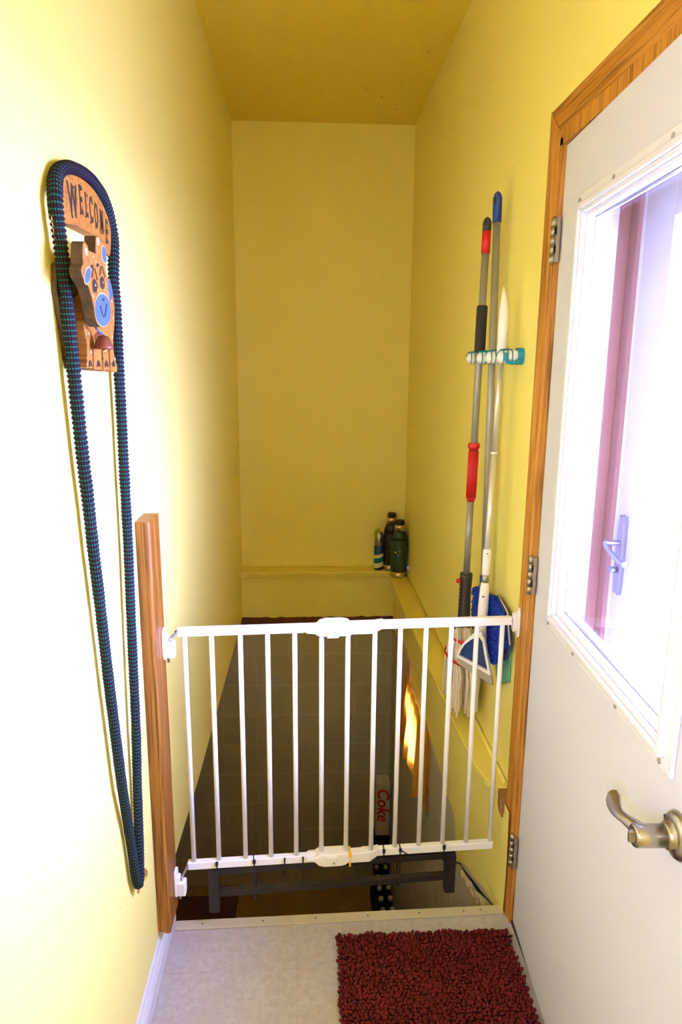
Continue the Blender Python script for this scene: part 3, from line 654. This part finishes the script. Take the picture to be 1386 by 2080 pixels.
def dots(pts, x, r, par):
    for y, z in pts: MB().lathe((x, y, z), [(r, 0), (r, .0006)], 10, (1, 0, 0)).build('cream_spot', M_pwhite, par)
dots([(1.200, 1.60), (1.205, 1.57), (1.34, 1.60), (1.355, 1.635), (1.35, 1.56), (1.35, 1.665), (1.29, 1.59), (1.335, 1.645)], XB, .0028, bo)
MB().prism(smooth2([(1.235, 1.60), (1.26, 1.606), (1.28, 1.598), (1.27, 1.58), (1.25, 1.575), (1.235, 1.585)]), yz, XB, XB+.0006).build('brown_patch', M_bell, bo)
MB().prism(smooth2([(1.315, 1.695), (1.345, 1.702), (1.362, 1.68), (1.345, 1.668), (1.325, 1.672)]), yz, XB, XB+.0006).build('blue_patch', M_pblue, bo)
for y in (1.198, 1.244, 1.292, 1.340): MB().prism([(y-.010, 1.545), (y-.007, 1.553), (y, 1.557), (y+.007, 1.553), (y+.010, 1.545), (y+.004, 1.546), (y, 1.550), (y-.004, 1.546)], yz, XB, XB+.0006).build('painted_hoof', M_ink, bo)
head = [(1.103, 1.726), (1.110, 1.731), (1.117, 1.730), (1.127, 1.727), (1.129, 1.721), (1.165, 1.722), (1.166, 1.728), (1.172, 1.749), (1.185, 1.752), (1.197, 1.748), (1.204, 1.746), (1.223, 1.748), (1.23, 1.74), (1.23, 1.731), (1.222, 1.714), (1.214, 1.708), (1.222, 1.696), (1.226, 1.683), (1.228, 1.67), (1.23, 1.654), (1.224, 1.634), (1.212, 1.62), (1.193, 1.612), (1.165, 1.609), (1.15, 1.613), (1.141, 1.621), (1.138, 1.634), (1.131, 1.649), (1.119, 1.664), (1.106, 1.671), (1.091, 1.676), (1.086, 1.684), (1.088, 1.691), (1.098, 1.697), (1.097, 1.706)]
m = MB(); m.prism(head, yz, -.3535, -.335); hd = m.build('animal_head', M_sign, sg, bevel=.001)
hd.data.materials.append(M_signdk)
for p in hd.data.polygons:
    if abs(p.normal.x) < .5: p.material_index = 1
XH = -.3348
def ell(cy, cz, a, b, n=20, rot=0): return [(cy+a*math.cos(t)*math.cos(rot)-b*math.sin(t)*math.sin(rot), cz+a*math.cos(t)*math.sin(rot)+b*math.sin(t)*math.cos(rot)) for t in [2*math.pi*k/n for k in range(n)]]
MB().prism(ell(1.184, 1.637, .046, .027, 24, .15), yz, XH, XH+.0006).build('muzzle_outline', M_pwhite, hd)
MB().prism(ell(1.183, 1.6365, .044, .0255, 24, .15), yz, XH+.0006, XH+.0014).build('muzzle', M_pblue, hd)
m = MB(); m.sweep([(XH+.0016, 1.165+.036*k/12, 1.650-.024*math.sin(math.pi*(k+1.5)/14)) for k in range(13)], .0011, n=6); m.sweep([(XH+.0016, 1.180, 1.655), (XH+.0016, 1.184, 1.651), (XH+.0016, 1.190, 1.655)], .001, n=6); m.build('painted_smile', M_ink, hd)
for y, z in ((1.147, 1.671), (1.190, 1.680)):
    m = MB(); m.prism(ell(y, z, .012, .010, 14, .3), yz, XH, XH+.0008); e_ = m.build('eye', M_ink, hd)
    m = MB(); m.sweep([(XH+.001, y-.014+.028*k/8, z+.010+.016*math.sin(math.pi*k/8)) for k in range(9)], .0007, n=5); m.build('eyelid_line', M_ink, hd)
    MB().lathe((XH+.0008, y+.002, z+.001), [(.0018, 0), (.0018, .0006)], 8, (1, 0, 0)).build('eye_glint', M_pwhite, hd)
for (y, z, a, b_, r_) in ((1.113, 1.682, .019, .0085, .6), (1.210, 1.727, .012, .013, .3)):
    MB().prism(ell(y, z, a+.002, b_+.0015, 16, r_), yz, XH, XH+.0005).build('ear_outline', M_pwhite, hd); MB().prism(ell(y, z, a, b_, 16, r_), yz, XH+.0005, XH+.001).build('ear_patch', M_pblue, hd)
for y, z in ((1.114, 1.717), (1.180, 1.742)): MB().prism(ell(y, z, .0065, .006), yz, XH, XH+.0006).build('horn_tip', M_pwhite, hd)
for y, z in ((1.140, 1.699), (1.170, 1.705)): MB().prism(ell(y, z, .006, .0028, 12, .3), yz, XH, XH+.0006).build('eyebrow_mark', M_ink, hd)
dots([(1.15, 1.715), (1.135, 1.654), (1.215, 1.668), (1.16, 1.708)], XH, .0022, hd)
m = MB()   # chain
for k in range(10):
    y, z = 1.105+.001*k, 1.762-.0042*k; r_ = .0026
    m.sweep([(-.378 + (r_*math.cos(a) if k % 2 else 0), y+(0 if k % 2 else r_*math.cos(a)), z+.0036*math.sin(a)) for a in [j*math.pi/4 for j in range(8)]], .0006, n=5, closed=True)
m.build('chain', M_brass, sg)
m = MB(); m.cyl((-.376, 1.11, 1.765), (-.376, 1.19, 1.772), .0018, n=6); m.build('hanging_wire', M_brass, sg)
m = MB(); m.lathe((-.346, 1.215, 1.575), [(.017, 0), (.016, .004), (.012, .014), (.009, .021), (.002, .023)], 16); bl = m.build('bell', M_bell, sg)
m = MB(); m.sweep([(-.350, 1.19, 1.609), (-.348, 1.205, 1.602), (-.346, 1.215, 1.599)], .002, n=6); m.build('bell_string', M_pblue, bl)
MB().ball((-.346, 1.215, 1.572), .004).build('clapper', M_brass, bl)

up1 = [(1.272, .470), (1.256, .507), (1.247, .557), (1.23, .639), (1.206, .747), (1.188, .859), (1.171, .97), (1.158, 1.07), (1.146, 1.166), (1.135, 1.24), (1.125, 1.335), (1.117, 1.385), (1.109, 1.458), (1.103, 1.518), (1.098, 1.581), (1.094, 1.624), (1.091, 1.668), (1.085, 1.717), (1.078, 1.756), (1.077, 1.785), (1.084, 1.812)]
tp = [(1.104, 1.828), (1.141, 1.841), (1.188, 1.849), (1.235, 1.852), (1.275, 1.850), (1.318, 1.841), (1.354, 1.820), (1.373, 1.791)]
dn = [(1.376, 1.76), (1.368, 1.729), (1.363, 1.698), (1.365, 1.666), (1.366, 1.633), (1.364, 1.589), (1.362, 1.534), (1.362, 1.5), (1.361, 1.446), (1.357, 1.35), (1.355, 1.241), (1.352, 1.169), (1.343, 1.047), (1.337, .942), (1.329, .799), (1.312, .675), (1.303, .586), (1.296, .517), (1.290, .480)]
allp = [(-.352 if i < 3 else -.362, y, z) for i, (y, z) in enumerate(up1)] + [(-.360, y, z) for y, z in tp] + [(-.362 if i < 16 else -.368, y, z) for i, (y, z) in enumerate(dn)]
def to_wall(p, x1):      # slide a point along its line of sight to another distance from the wall
    k = x1/-.362; return (x1, p[1]*k, 1.55+(p[2]-1.55)*k)
base_ = [(-.362, y, z) for y, z in up1] + [(-.362, y, z) for y, z in tp] + [(-.362, y, z) for y, z in dn] + [(-.362, 1.281, .466)]
path = smooth_path([to_wall(p, -.379 if p[2] > 1.79 else (-.374 if p[2] > .7 else -.378)) for p in base_], 8, True)
# resample evenly so that the ribs of the cord are regular
L = [0]
for i in range(len(path)): L.append(L[-1]+(path[(i+1) % len(path)]-path[i]).length)
N = 760; res = []; j = 0
for k in range(N):
    d = L[-1]*k/N
    while L[j+1] < d: j += 1
    f = (d-L[j])/(L[j+1]-L[j]); res.append(path[j].lerp(path[(j+1) % len(path)], f))
rad = []
for k, p in enumerate(res):
    thick = .0098 + (.0006 if p.z > 1.5 else .0006*max(0, (p.z-1.1)/.4))
    rad.append(thick*(1 + (.07+.05*(p.z > 1.3))*math.cos(math.pi*k)) + .0007*noise.noise(p*30))
m = MB(); m.sweep(res, rad, n=16, closed=True, uv=(N/L[-1]/2, 14), ref=(1, 0, 0))
rope = m.build('fabric_cord', M_rope, norm=False)
tag(rope, 'long navy and teal woven cord looped over the welcome sign down to a brass hook', 'cord')
m = MB(); m.lathe((-.384, 1.368, .412), [(.0035, -.012), (.0035, 0), (.012, .001), (.0170, .003), (.0170, .0055), (.0145, .0065), (.0140, .005), (.006, .006), (.002, .0085)], 28, (1, -1, 0)); m.cyl((XL, 1.372, .412), (-.382, 1.366, .412), .004); m.sweep(smooth_path([(-.383, 1.362, .408), (-.381, 1.345, .398), (-.379, 1.33, .40)], 4), .0035, n=8)
tag(m.build('wall_hook', M_brass), 'round brass knob hook on the left wall holding the bottom of the cord', 'hook')

# ------------------------------------------------------------------ tool rack on the right wall
rk = thing('tool_rack', 'white and teal tool holder rack on the right wall gripping three long handles', 'rack', (XR, 2.05, 1.58))
m = MB(); m.box((.573, 1.858, 1.563), (XR, 2.32, 1.597)); m.build('back_plate', M_plastic, rk, bevel=.004)
m = MB(); m.prism(smooth2([(1.852, 1.563), (1.868, 1.556), (1.884, 1.563), (1.888, 1.578), (1.884, 1.594), (1.868, 1.601), (1.852, 1.594), (1.848, 1.578)], 3), yz, .566, XR-.001); m.build('end_plate', M_teal, rk)
m = MB(); m.sweep(smooth_path([(.569, 1.850, 1.568), (.556, 1.848, 1.562), (.545, 1.848, 1.561), (.534, 1.848, 1.567), (.531, 1.848, 1.577), (.532, 1.848, 1.588)], 5), .0050, n=10); m.build('end_hook', M_teal, rk)
for y in (1.868, 1.990, 2.095, 2.235):
    m = MB(); m.sweep([(.574, y, 1.578), (.56, y, 1.578), (.535, y, 1.577), (.522, y, 1.576), (.516, y, 1.576), (.5135, y, 1.576)], [.016, .017, .017, .0165, .011, .003], n=18); gp = m.build('grip_roller', M_plastic, rk)
    m = MB(); m.sweep([(.558, y+.013, 1.582), (.544, y+.013, 1.584), (.528, y+.013, 1.582), (.518, y+.012, 1.579)], [.012, .0165, .016, .008], n=14)
    for k in range(3): m.sweep([(.552-.012*k+.001*math.cos(a), y+.002+.0185*math.cos(a), 1.578+.0185*math.sin(a)) for a in [j*math.pi/8 for j in range(16)]], .0018, n=5, closed=True)
    m.build('roller_sleeve', M_teal, gp)

def lerp(a, b, t): return tuple(a[i]+(b[i]-a[i])*t for i in range(3))
# string mop
mp = thing('string_mop', 'cotton string mop with a red and dark capped handle, leftmost tool in the rack', 'mop', (.53, 2.16, .45))
A0, A1 = (.532, 2.180, .69), (.532, 2.120, 1.975)
def pa(z, A0=A0, A1=A1): return lerp(A0, A1, (z-A0[2])/(A1[2]-A0[2]))
MB().cyl(pa(.86), pa(1.13), .0112).build('pole', M_pole, mp); MB().cyl(pa(1.12), pa(1.90), .0112).build('pole', M_pole, mp)
m = MB(); m.sweep([pa(1.88), pa(1.942)], .0132, n=18); m.build('red_collar', M_red, mp)
m = MB(); m.sweep([pa(1.942), pa(1.965), pa(1.976), pa(1.981)], [.0132, .013, .009, .002], n=18); cp = m.build('end_cap', M_dkgrey, mp)
MB().ball((pa(1.962)[0]-.009, pa(1.962)[1]-.009, 1.962), .006, 8, 6, (.6, .6, 1.3)).build('hanging_hole', M_black, cp)
m = MB(); m.sweep([pa(1.592), pa(1.598), pa(1.728), pa(1.733)], [.012, .0165, .0165, .012], n=20); m.build('foam_grip', M_foam, mp)
m = MB()
for k in range(18):
    a = 2*math.pi*k/18; o_ = Vector((math.cos(a)*.0145, math.sin(a)*.0145, 0)); m.cyl(Vector(pa(1.135))+o_, Vector(pa(1.285))+o_, .0022, n=5)
m.sweep([pa(1.122), pa(1.132), pa(1.285)], [.012, .0148, .0148], n=20); m.lathe(pa(1.287), [(.0155, 0), (.0155, .008), (.019, .009), (.019, .024), (.014, .026)], 8); m.build('twist_grip', M_red, mp)
m = MB(); m.sweep([pa(.872), pa(.86), pa(.80), pa(.72), pa(.70)], [.021, .021, .0185, .021, .024], n=20)
for k in range(9): m.ball((.513, pa(.73+.013*k)[1]-.012, .73+.013*k), .006, 6, 4)
m.lathe(pa(.700), [(.036, -.022), (.034, -.010), (.024, .005)], 20); m.build('wringer_sleeve', M_dkgrey, mp)
MB().lathe((.508, 2.158, .852), [(.008, 0), (.008, .010), (.005, .012)], 12, (-1, -.4, 0)).build('release_button', M_red, mp)
m = MB(); random.seed(3); cx, cy = .528, 2.165
for k in range(150):
    a = random.uniform(0, 2*math.pi); q = math.sqrt(random.random()); dx, dy = math.cos(a)*q, math.sin(a)*q
    zb = .400 + random.uniform(-.02, .045) + .02*q*q - .02*dy; pts = []
    for i in range(8):
        t_ = i/7; z = .688+(zb-.688)*t_; sp_ = (.55+.45*min(1, t_*2.4)) if t_ < .45 else 1.0
        wx = .026+.024*min(1, t_*2.2); wy = .030+.138*min(1, t_*1.9)**1.1; tw = .012*math.sin(t_*6+a*3)
        pts.append((min(.572, cx+dx*wx+tw*.3+random.uniform(-.002, .002)), cy+dy*wy+tw+random.uniform(-.003, .003)+.01*t_, z))
    m.sweep(smooth_path(pts, 3), .0044, n=6)
st_ = m.build('mop_yarn', M_strand, mp); st_['kind'] = 'stuff'
for zb, rx, ry, dd in ((.650, .038, .056, 0), (.583, .052, .127, -.05)):
    m = MB(); ringp_ = [(min(.576, cx+rx*math.cos(a)), cy+ry*math.sin(a), zb+dd*.3*math.sin(a)) for a in [j*math.pi/16 for j in range(32)]]
    m.sweep(ringp_, .0025, .006, n=8, closed=True, ref=(0, 0, 1)); m.build('red_band', M_red, mp)

# blue chenille duster mop
bm_ = thing('dust_mop', 'blue chenille dust mop hanging head down, middle tool in the rack', 'mop', (.545, 1.95, .72))
B0, B1 = (.550, 2.012, .906), (.545, 2.067, 2.037)
def pb(z): return lerp(B0, B1, (z-B0[2])/(B1[2]-B0[2]))
MB().cyl(pb(.90), pb(1.96), .0108).build('pole', M_pole, bm_)
m = MB(); m.sweep([pb(1.955), pb(2.021), pb(2.033), pb(2.039)], [.0128, .013, .009, .002], n=18); cp = m.build('hand_grip', M_blue, bm_); MB().ball((pb(2.013)[0]-.009, pb(2.013)[1]-.009, 2.013), .006, 8, 6, (.6, .6, 1.4)).build('hanging_hole', M_black, cp)
m = MB(); m.sweep([pb(.915), pb(.87), (.552, 2.008, .84)], [.014, .013, .018], n=16); m.build('socket', M_blue, bm_)
BP = [(2.13, .835), (2.11, .852), (2.02, .852), (1.91, .884), (1.80, .868), (1.765, .79), (1.80, .728), (1.874, .690), (1.97, .735), (2.09, .71), (2.13, .76)]
MB().prism(BP, yz, .560, .572).build('head_plate', M_blue, bm_, bevel=.003)
def inside(p, poly):
    r_ = False
    for i in range(len(poly)):
        (a, b), (c, d) = poly[i], poly[i-1]
        if (b > p[1]) != (d > p[1]) and p[0] < (c-a)*(p[1]-b)/(d-b)+a: r_ = not r_
    return r_
m = MB(); y = 1.76
while y < 2.21:
    z = .68
    while z < .89:
        q = (y+random.uniform(-.003, .003), z+random.uniform(-.003, .003))
        if inside(q, BP):
            L_ = random.uniform(.012, .024); n0 = len(m.v); dy_, dz_ = random.uniform(-.5, .5), random.uniform(-1.1, -.3); r = .0048
            ax = Vector((-1, dy_*.8, dz_)).normalized(); c = Vector((.560, q[0], q[1])) + ax*L_*.5; a_ = ax.orthogonal().normalized(); b2 = ax.cross(a_)
            for p in IV: m.v.append(tuple(c + a_*p.x*r + b2*p.y*r + ax*p.z*L_*.62))
            for f in IF: m.sm.add(len(m.f)); m.f.append(tuple(n0+i for i in f))
        z += .0085
    y += .0085
o_ = m.build('chenille_pile', M_chenblue, bm_, norm=False); o_['kind'] = 'stuff'
MB().prism([(1.97, .72), (1.80, .76), (1.79, .665), (1.90, .60)], yz, .576, .581).build('green_backing', M_green, bm_)
MB().sweep([(.566, 1.905, .888), (.564, 1.80, .873), (.564, 1.762, .79)], .0022, n=6).build('pocket_seam', M_pwhite, bm_)

# broom with clip on dustpan
br_ = thing('broom', 'white handled broom with a blue and white dustpan clipped on, nearest the door', 'broom', (.52, 1.89, .66))
C0, C1 = (.520, 1.902, .76), (.541, 1.918, 1.745)
def pc(z): return lerp(C0, C1, (z-C0[2])/(C1[2]-C0[2]))
MB().cyl(pc(.90), pc(1.31), .0092).build('pole', M_silver, br_); MB().cyl(pc(1.313), pc(1.60), .0085).build('pole', M_silver, br_); MB().lathe(pc(1.308), [(.0097, 0), (.0097, .006)], 16).build('joint_ring', M_plastic, br_)
m = MB(); zs_ = [1.572, 1.60, 1.66, 1.70, 1.725, 1.745, 1.765]; m.sweep([tuple(Vector(pc(z))+Vector((0, (0 if z < 1.69 else (z-1.69)*.28), 0))) for z in zs_], [.0115, .013, .0138, .0125, .0095, .006, .0015], n=18); m.build('hand_grip', M_plastic, br_)
m = MB(); m.sweep([pc(1.03), pc(1.025), pc(.955), pc(.95)], [.010, .0125, .0115, .0095], n=18); sl = m.build('pole_sleeve', M_plastic, br_); MB().ball((pc(1.02)[0]-.002, pc(1.02)[1]-.012, 1.018), .003, 8, 5, (1, .4, .6)).build('sleeve_hole', M_black, sl)
MB().cyl(pc(.92), pc(.955), .0098).build('pole_end', M_zinc, br_)
m = MB(); m.sweep([pc(.928), pc(.91), pc(.85), pc(.80), (.519, 1.90, .775), (.518, 1.90, .755)], [.011, .0135, .0155, .0145, .016, .020], n=20); nk = m.build('broom_neck', M_plastic, br_); MB().ball((pc(.89)[0]-.006, pc(.89)[1]-.0135, .888), .004, 8, 5, (1, .5, .5)).build('neck_hole', M_black, nk)
# dustpan: local frame h (horizontal, in plane), v (up), n (towards the viewer)
hv = Vector((.8, -.6, 0)); nv = Vector((-.6, -.8, 0)); OC = Vector((.53, 1.88, 0))
def pn(u, v, d): p = OC + hv*u + nv*d; return (p.x, p.y, v)
def U(x): return (x-.53)/.8
outer = [(U(.513), .790), (U(.504), .777), (U(.481), .742), (U(.469), .718), (U(.464), .690), (U(.553), .659), (U(.540), .725), (U(.533), .765), (U(.526), .785)]
inner = [(U(.512), .768), (U(.499), .756), (U(.483), .735), (U(.474), .714), (U(.470), .697), (U(.545), .671), (U(.534), .722), (U(.528), .758), (U(.520), .770)]
m = MB()
for i in range(len(outer)):
    j = (i+1) % len(outer); m.prism([outer[i], outer[j], inner[j], inner[i]], pn, .012, .024)
m.build('dustpan_rim', M_plastic, br_)
t = NT('dark blue bristles'); v = t.co(scale=(90, 90, 4)); f = t.noise(v, 1.5, 3); t.col(t.mix(t.ramp(f, [(.4, (0, 0, 0, 1)), (.6, (1, 1, 1, 1))]), (.012, .018, .15, 1), (.005, .055, .19, 1))).pr(.35); M_brist = t.m
m = MB(); m.prism(inner, pn, .010, .016); m.build('dustpan_tray', M_brist, br_)
m = MB(); m.prism([(U(.464), .690), (U(.462), .668), (U(.512), .644), (U(.558), .627), (U(.553), .659)], pn, .010, .018); lab(m.build('dustpan_lip', M_lip, br_, bevel=.002), 'grey rubber lip')
m = MB()
for k in range(26):
    u = -.055+.075*k/25; m.cyl(pn(-.012+u*.25, .76, 0), pn(u, .672+.002*(k % 3)-.25*(u+.055)*.8, .002), .0022, n=5)
bb = m.build('bristles', M_brist, br_); bb['kind'] = 'stuff'

# ------------------------------------------------------------------ flasks and spray can on the ledge
def flask(name, label, x, y, z, r, H_, body):
    f = thing(name, label, 'flask', (x, y, z), 'vacuum flasks on the corner of the ledge')
    s_ = H_/.345
    MB().lathe((x, y, z), [(r*.93, 0), (r, .006*s_), (r*1.0, .036*s_)], 32).build('base_band', M_thsteel, f)
    MB().lathe((x, y, z), [(r*1.0, .0362*s_), (r*1.02, .05*s_), (r*1.02, .205*s_), (r*.97, .222*s_), (r*.97, .228*s_)], 32).build('body', body, f)
    MB().lathe((x, y, z), [(r*.985, .2285*s_), (r*.985, .2355*s_)], 32).build('shoulder_ring', M_black, f)
    MB().lathe((x, y, z), [(r*.97, .236*s_), (r*.90, .25*s_), (r*.70, .272*s_), (r*.66, .28*s_)], 32).build('shoulder', body, f)
    MB().lathe((x, y, z), [(r*.66, .2805*s_), (r*.63, .31*s_), (r*.55, .32*s_)], 28).build('cup', M_thsteel, f)
    MB().lathe((x, y, z), [(r*.52, .3202*s_), (r*.56, .326*s_), (r*.56, .339*s_), (r*.50, .345*s_)], 28).build('stopper', M_black, f)
    return f
flask('vacuum_flask', 'green vacuum flask with steel cup, nearest of the things in the ledge corner', .531, 3.800, .352, .0495, .335, M_thgreen)
flask('vacuum_flask', 'black vacuum flask with steel cup standing behind the green flask', .497, 3.905, .362, .046, .345, M_thblack)
fl = bpy.data.objects['vacuum_flask']
for y_, z_, c_ in ((3.763, .512, M_pwhite), (3.775, .485, M_zinc), (3.79, .505, M_yeltie)):
    pass
lbx = [(.524, .517), (.533, .517), (.5285, .507)]
MB().prism(lbx, lambda u, v, d: (u, 3.7500-d, v), 0, .0008).build('heart_sticker', M_pwhite, fl)
MB().lathe((.505, 3.7565, .507), [(.006, 0), (.006, .001)], 12, (-.5, -1, 0)).build('gold_sticker', M_brass, fl)
MB().lathe((.518, 3.7508, .490), [(.005, 0), (.005, .001)], 12, (-.2, -1, 0)).build('silver_sticker', M_zinc, fl)
MB().box((.480, 3.78, .548), (.488, 3.80, .553)).build('strap_lug', M_thsteel, fl)
sc_ = thing('spray_can', 'blue and white striped spray can with a silver top, left of the flasks', 'spray can', (.425, 3.912, .362))
MB().lathe((.425, 3.912, .362), [(.027, 0), (.029, .003), (.029, .140), (.027, .146)], 28).build('can_body', M_spray, sc_)
MB().lathe((.425, 3.912, .508), [(.027, 0), (.028, .004), (.027, .05), (.023, .072), (.014, .086), (.004, .090)], 28).build('can_top', M_zinc, sc_)
m = MB(); m.sweep(smooth_path([(.400, 3.918, .552), (.399, 3.920, .585), (.410, 3.922, .607), (.428, 3.922, .612)], 4), .007, n=10); m.build('spray_trigger', M_lime, sc_)
MB().ball((.434, 3.885, .545), .006, 8, 6, (1, .5, 1.6)).build('nozzle_slot', M_black, sc_)

# ------------------------------------------------------------------ basement things
bx = thing('drink_carton', 'silver grey drink carton with red lettering, standing on end on a dark crate', 'box', (.492, 3.84, -1.37))
MB().box((.425, 3.80, -1.37), (.515, 3.90, -1.005)).build('carton', M_carton, bx, bevel=.003)
TX = Matrix(((1, 0, 0, 0), (0, 0, -1, 0), (0, 1, 0, 0), (0, 0, 0, 1)))
text('lettering', 'Coke', .105, M_ltr, Matrix.Translation((.468, 3.7990, -1.150)) @ TX @ Matrix.Rotation(-math.pi/2, 4, 'Z'), bx, .0005, .25, .002)
MB().lathe((.450, 3.7995, -1.315), [(.018, 0), (.018, .001)], 16, (0, -1, 0)).build('bottle_picture', M_pwhite, bx)
m = MB(); m.box((.425, 3.79, -1.8), (.515, 3.90, -1.372)); cr1 = m.build('dark_crate', M_dark, bevel=.004); tag(cr1, 'dark crate on the basement floor carrying the soft drink carton', 'crate')
tray = MB(); tray.box((.395, 3.25, -1.8), (.515, 3.78, -1.795)); tray.box((.395, 3.25, -1.795), (.400, 3.78, -1.70)); tray.box((.510, 3.25, -1.795), (.515, 3.78, -1.70)); tray.box((.40, 3.25, -1.795), (.51, 3.255, -1.70)); tray.box((.40, 3.775, -1.795), (.51, 3.78, -1.70))
tag(tray.build('bottle_tray', M_dark), 'low dark tray holding two rows of bottles on the basement floor', 'crate')
b0 = None
rows_ = ['nearest', 'second nearest', 'third nearest', 'third farthest', 'second farthest', 'farthest']
for i in range(6):
    for j, sd_ in ((0, 'left'), (1, 'right')):
        x, y = .430+.055*j, 3.292+.086*i; lb = f'dark bottle with a pale cap in the basement tray, {rows_[i]} of the {sd_} row'
        if b0 is None:
            b0 = thing('dark_bottle', lb, 'bottle', (x, y, -1.795), 'dark bottles in the basement tray')
            q0 = MB().lathe((x, y, -1.795), [(.024, 0), (.0265, .005), (.0265, .15), (.022, .18), (.012, .21), (.011, .245)], 16).build('glass_body', M_bottle, b0)
            q1 = MB().lathe((x, y, -1.795), [(.014, .246), (.014, .262), (.012, .265)], 14).build('cap', M_cap, b0); bloc = (x, y)
        else:
            r_ = b0.copy(); COL.objects.link(r_); r_.location = (x, y, -1.795); r_['label'] = lb
            for c_ in (q0, q1): k_ = c_.copy(); COL.objects.link(k_); k_.parent = r_; k_.matrix_parent_inverse = c_.matrix_parent_inverse
# curtain over the basement window
m = MB(); NU, NV = 60, 30
for j in range(NV+1):
    v_ = j/NV
    for i in range(NU+1):
        u_ = i/NU
        y = 2.575 + u_*(.60+.27*v_); ztop = .035; zb = -.345-.085*u_ + .05*math.sin(u_*16)*(.6+.4*math.sin(u_*5)) + .02*noise.noise(Vector((u_*9, 0, 0)))
        z = ztop + (zb-ztop)*v_
        m.v.append((.499 + .010*math.sin(u_*34+v_*1.2)*(.4+.6*v_) - .008*v_, y, z))
for j in range(NV):
    for i in range(NU):
        a = j*(NU+1)+i; m.sm.add(len(m.f)); m.f.append((a, a+1, a+NU+2, a+NU+1))
tag(m.build('curtain', M_curtain, norm=False), 'golden yellow curtain glowing with daylight over the small basement window', 'curtain')
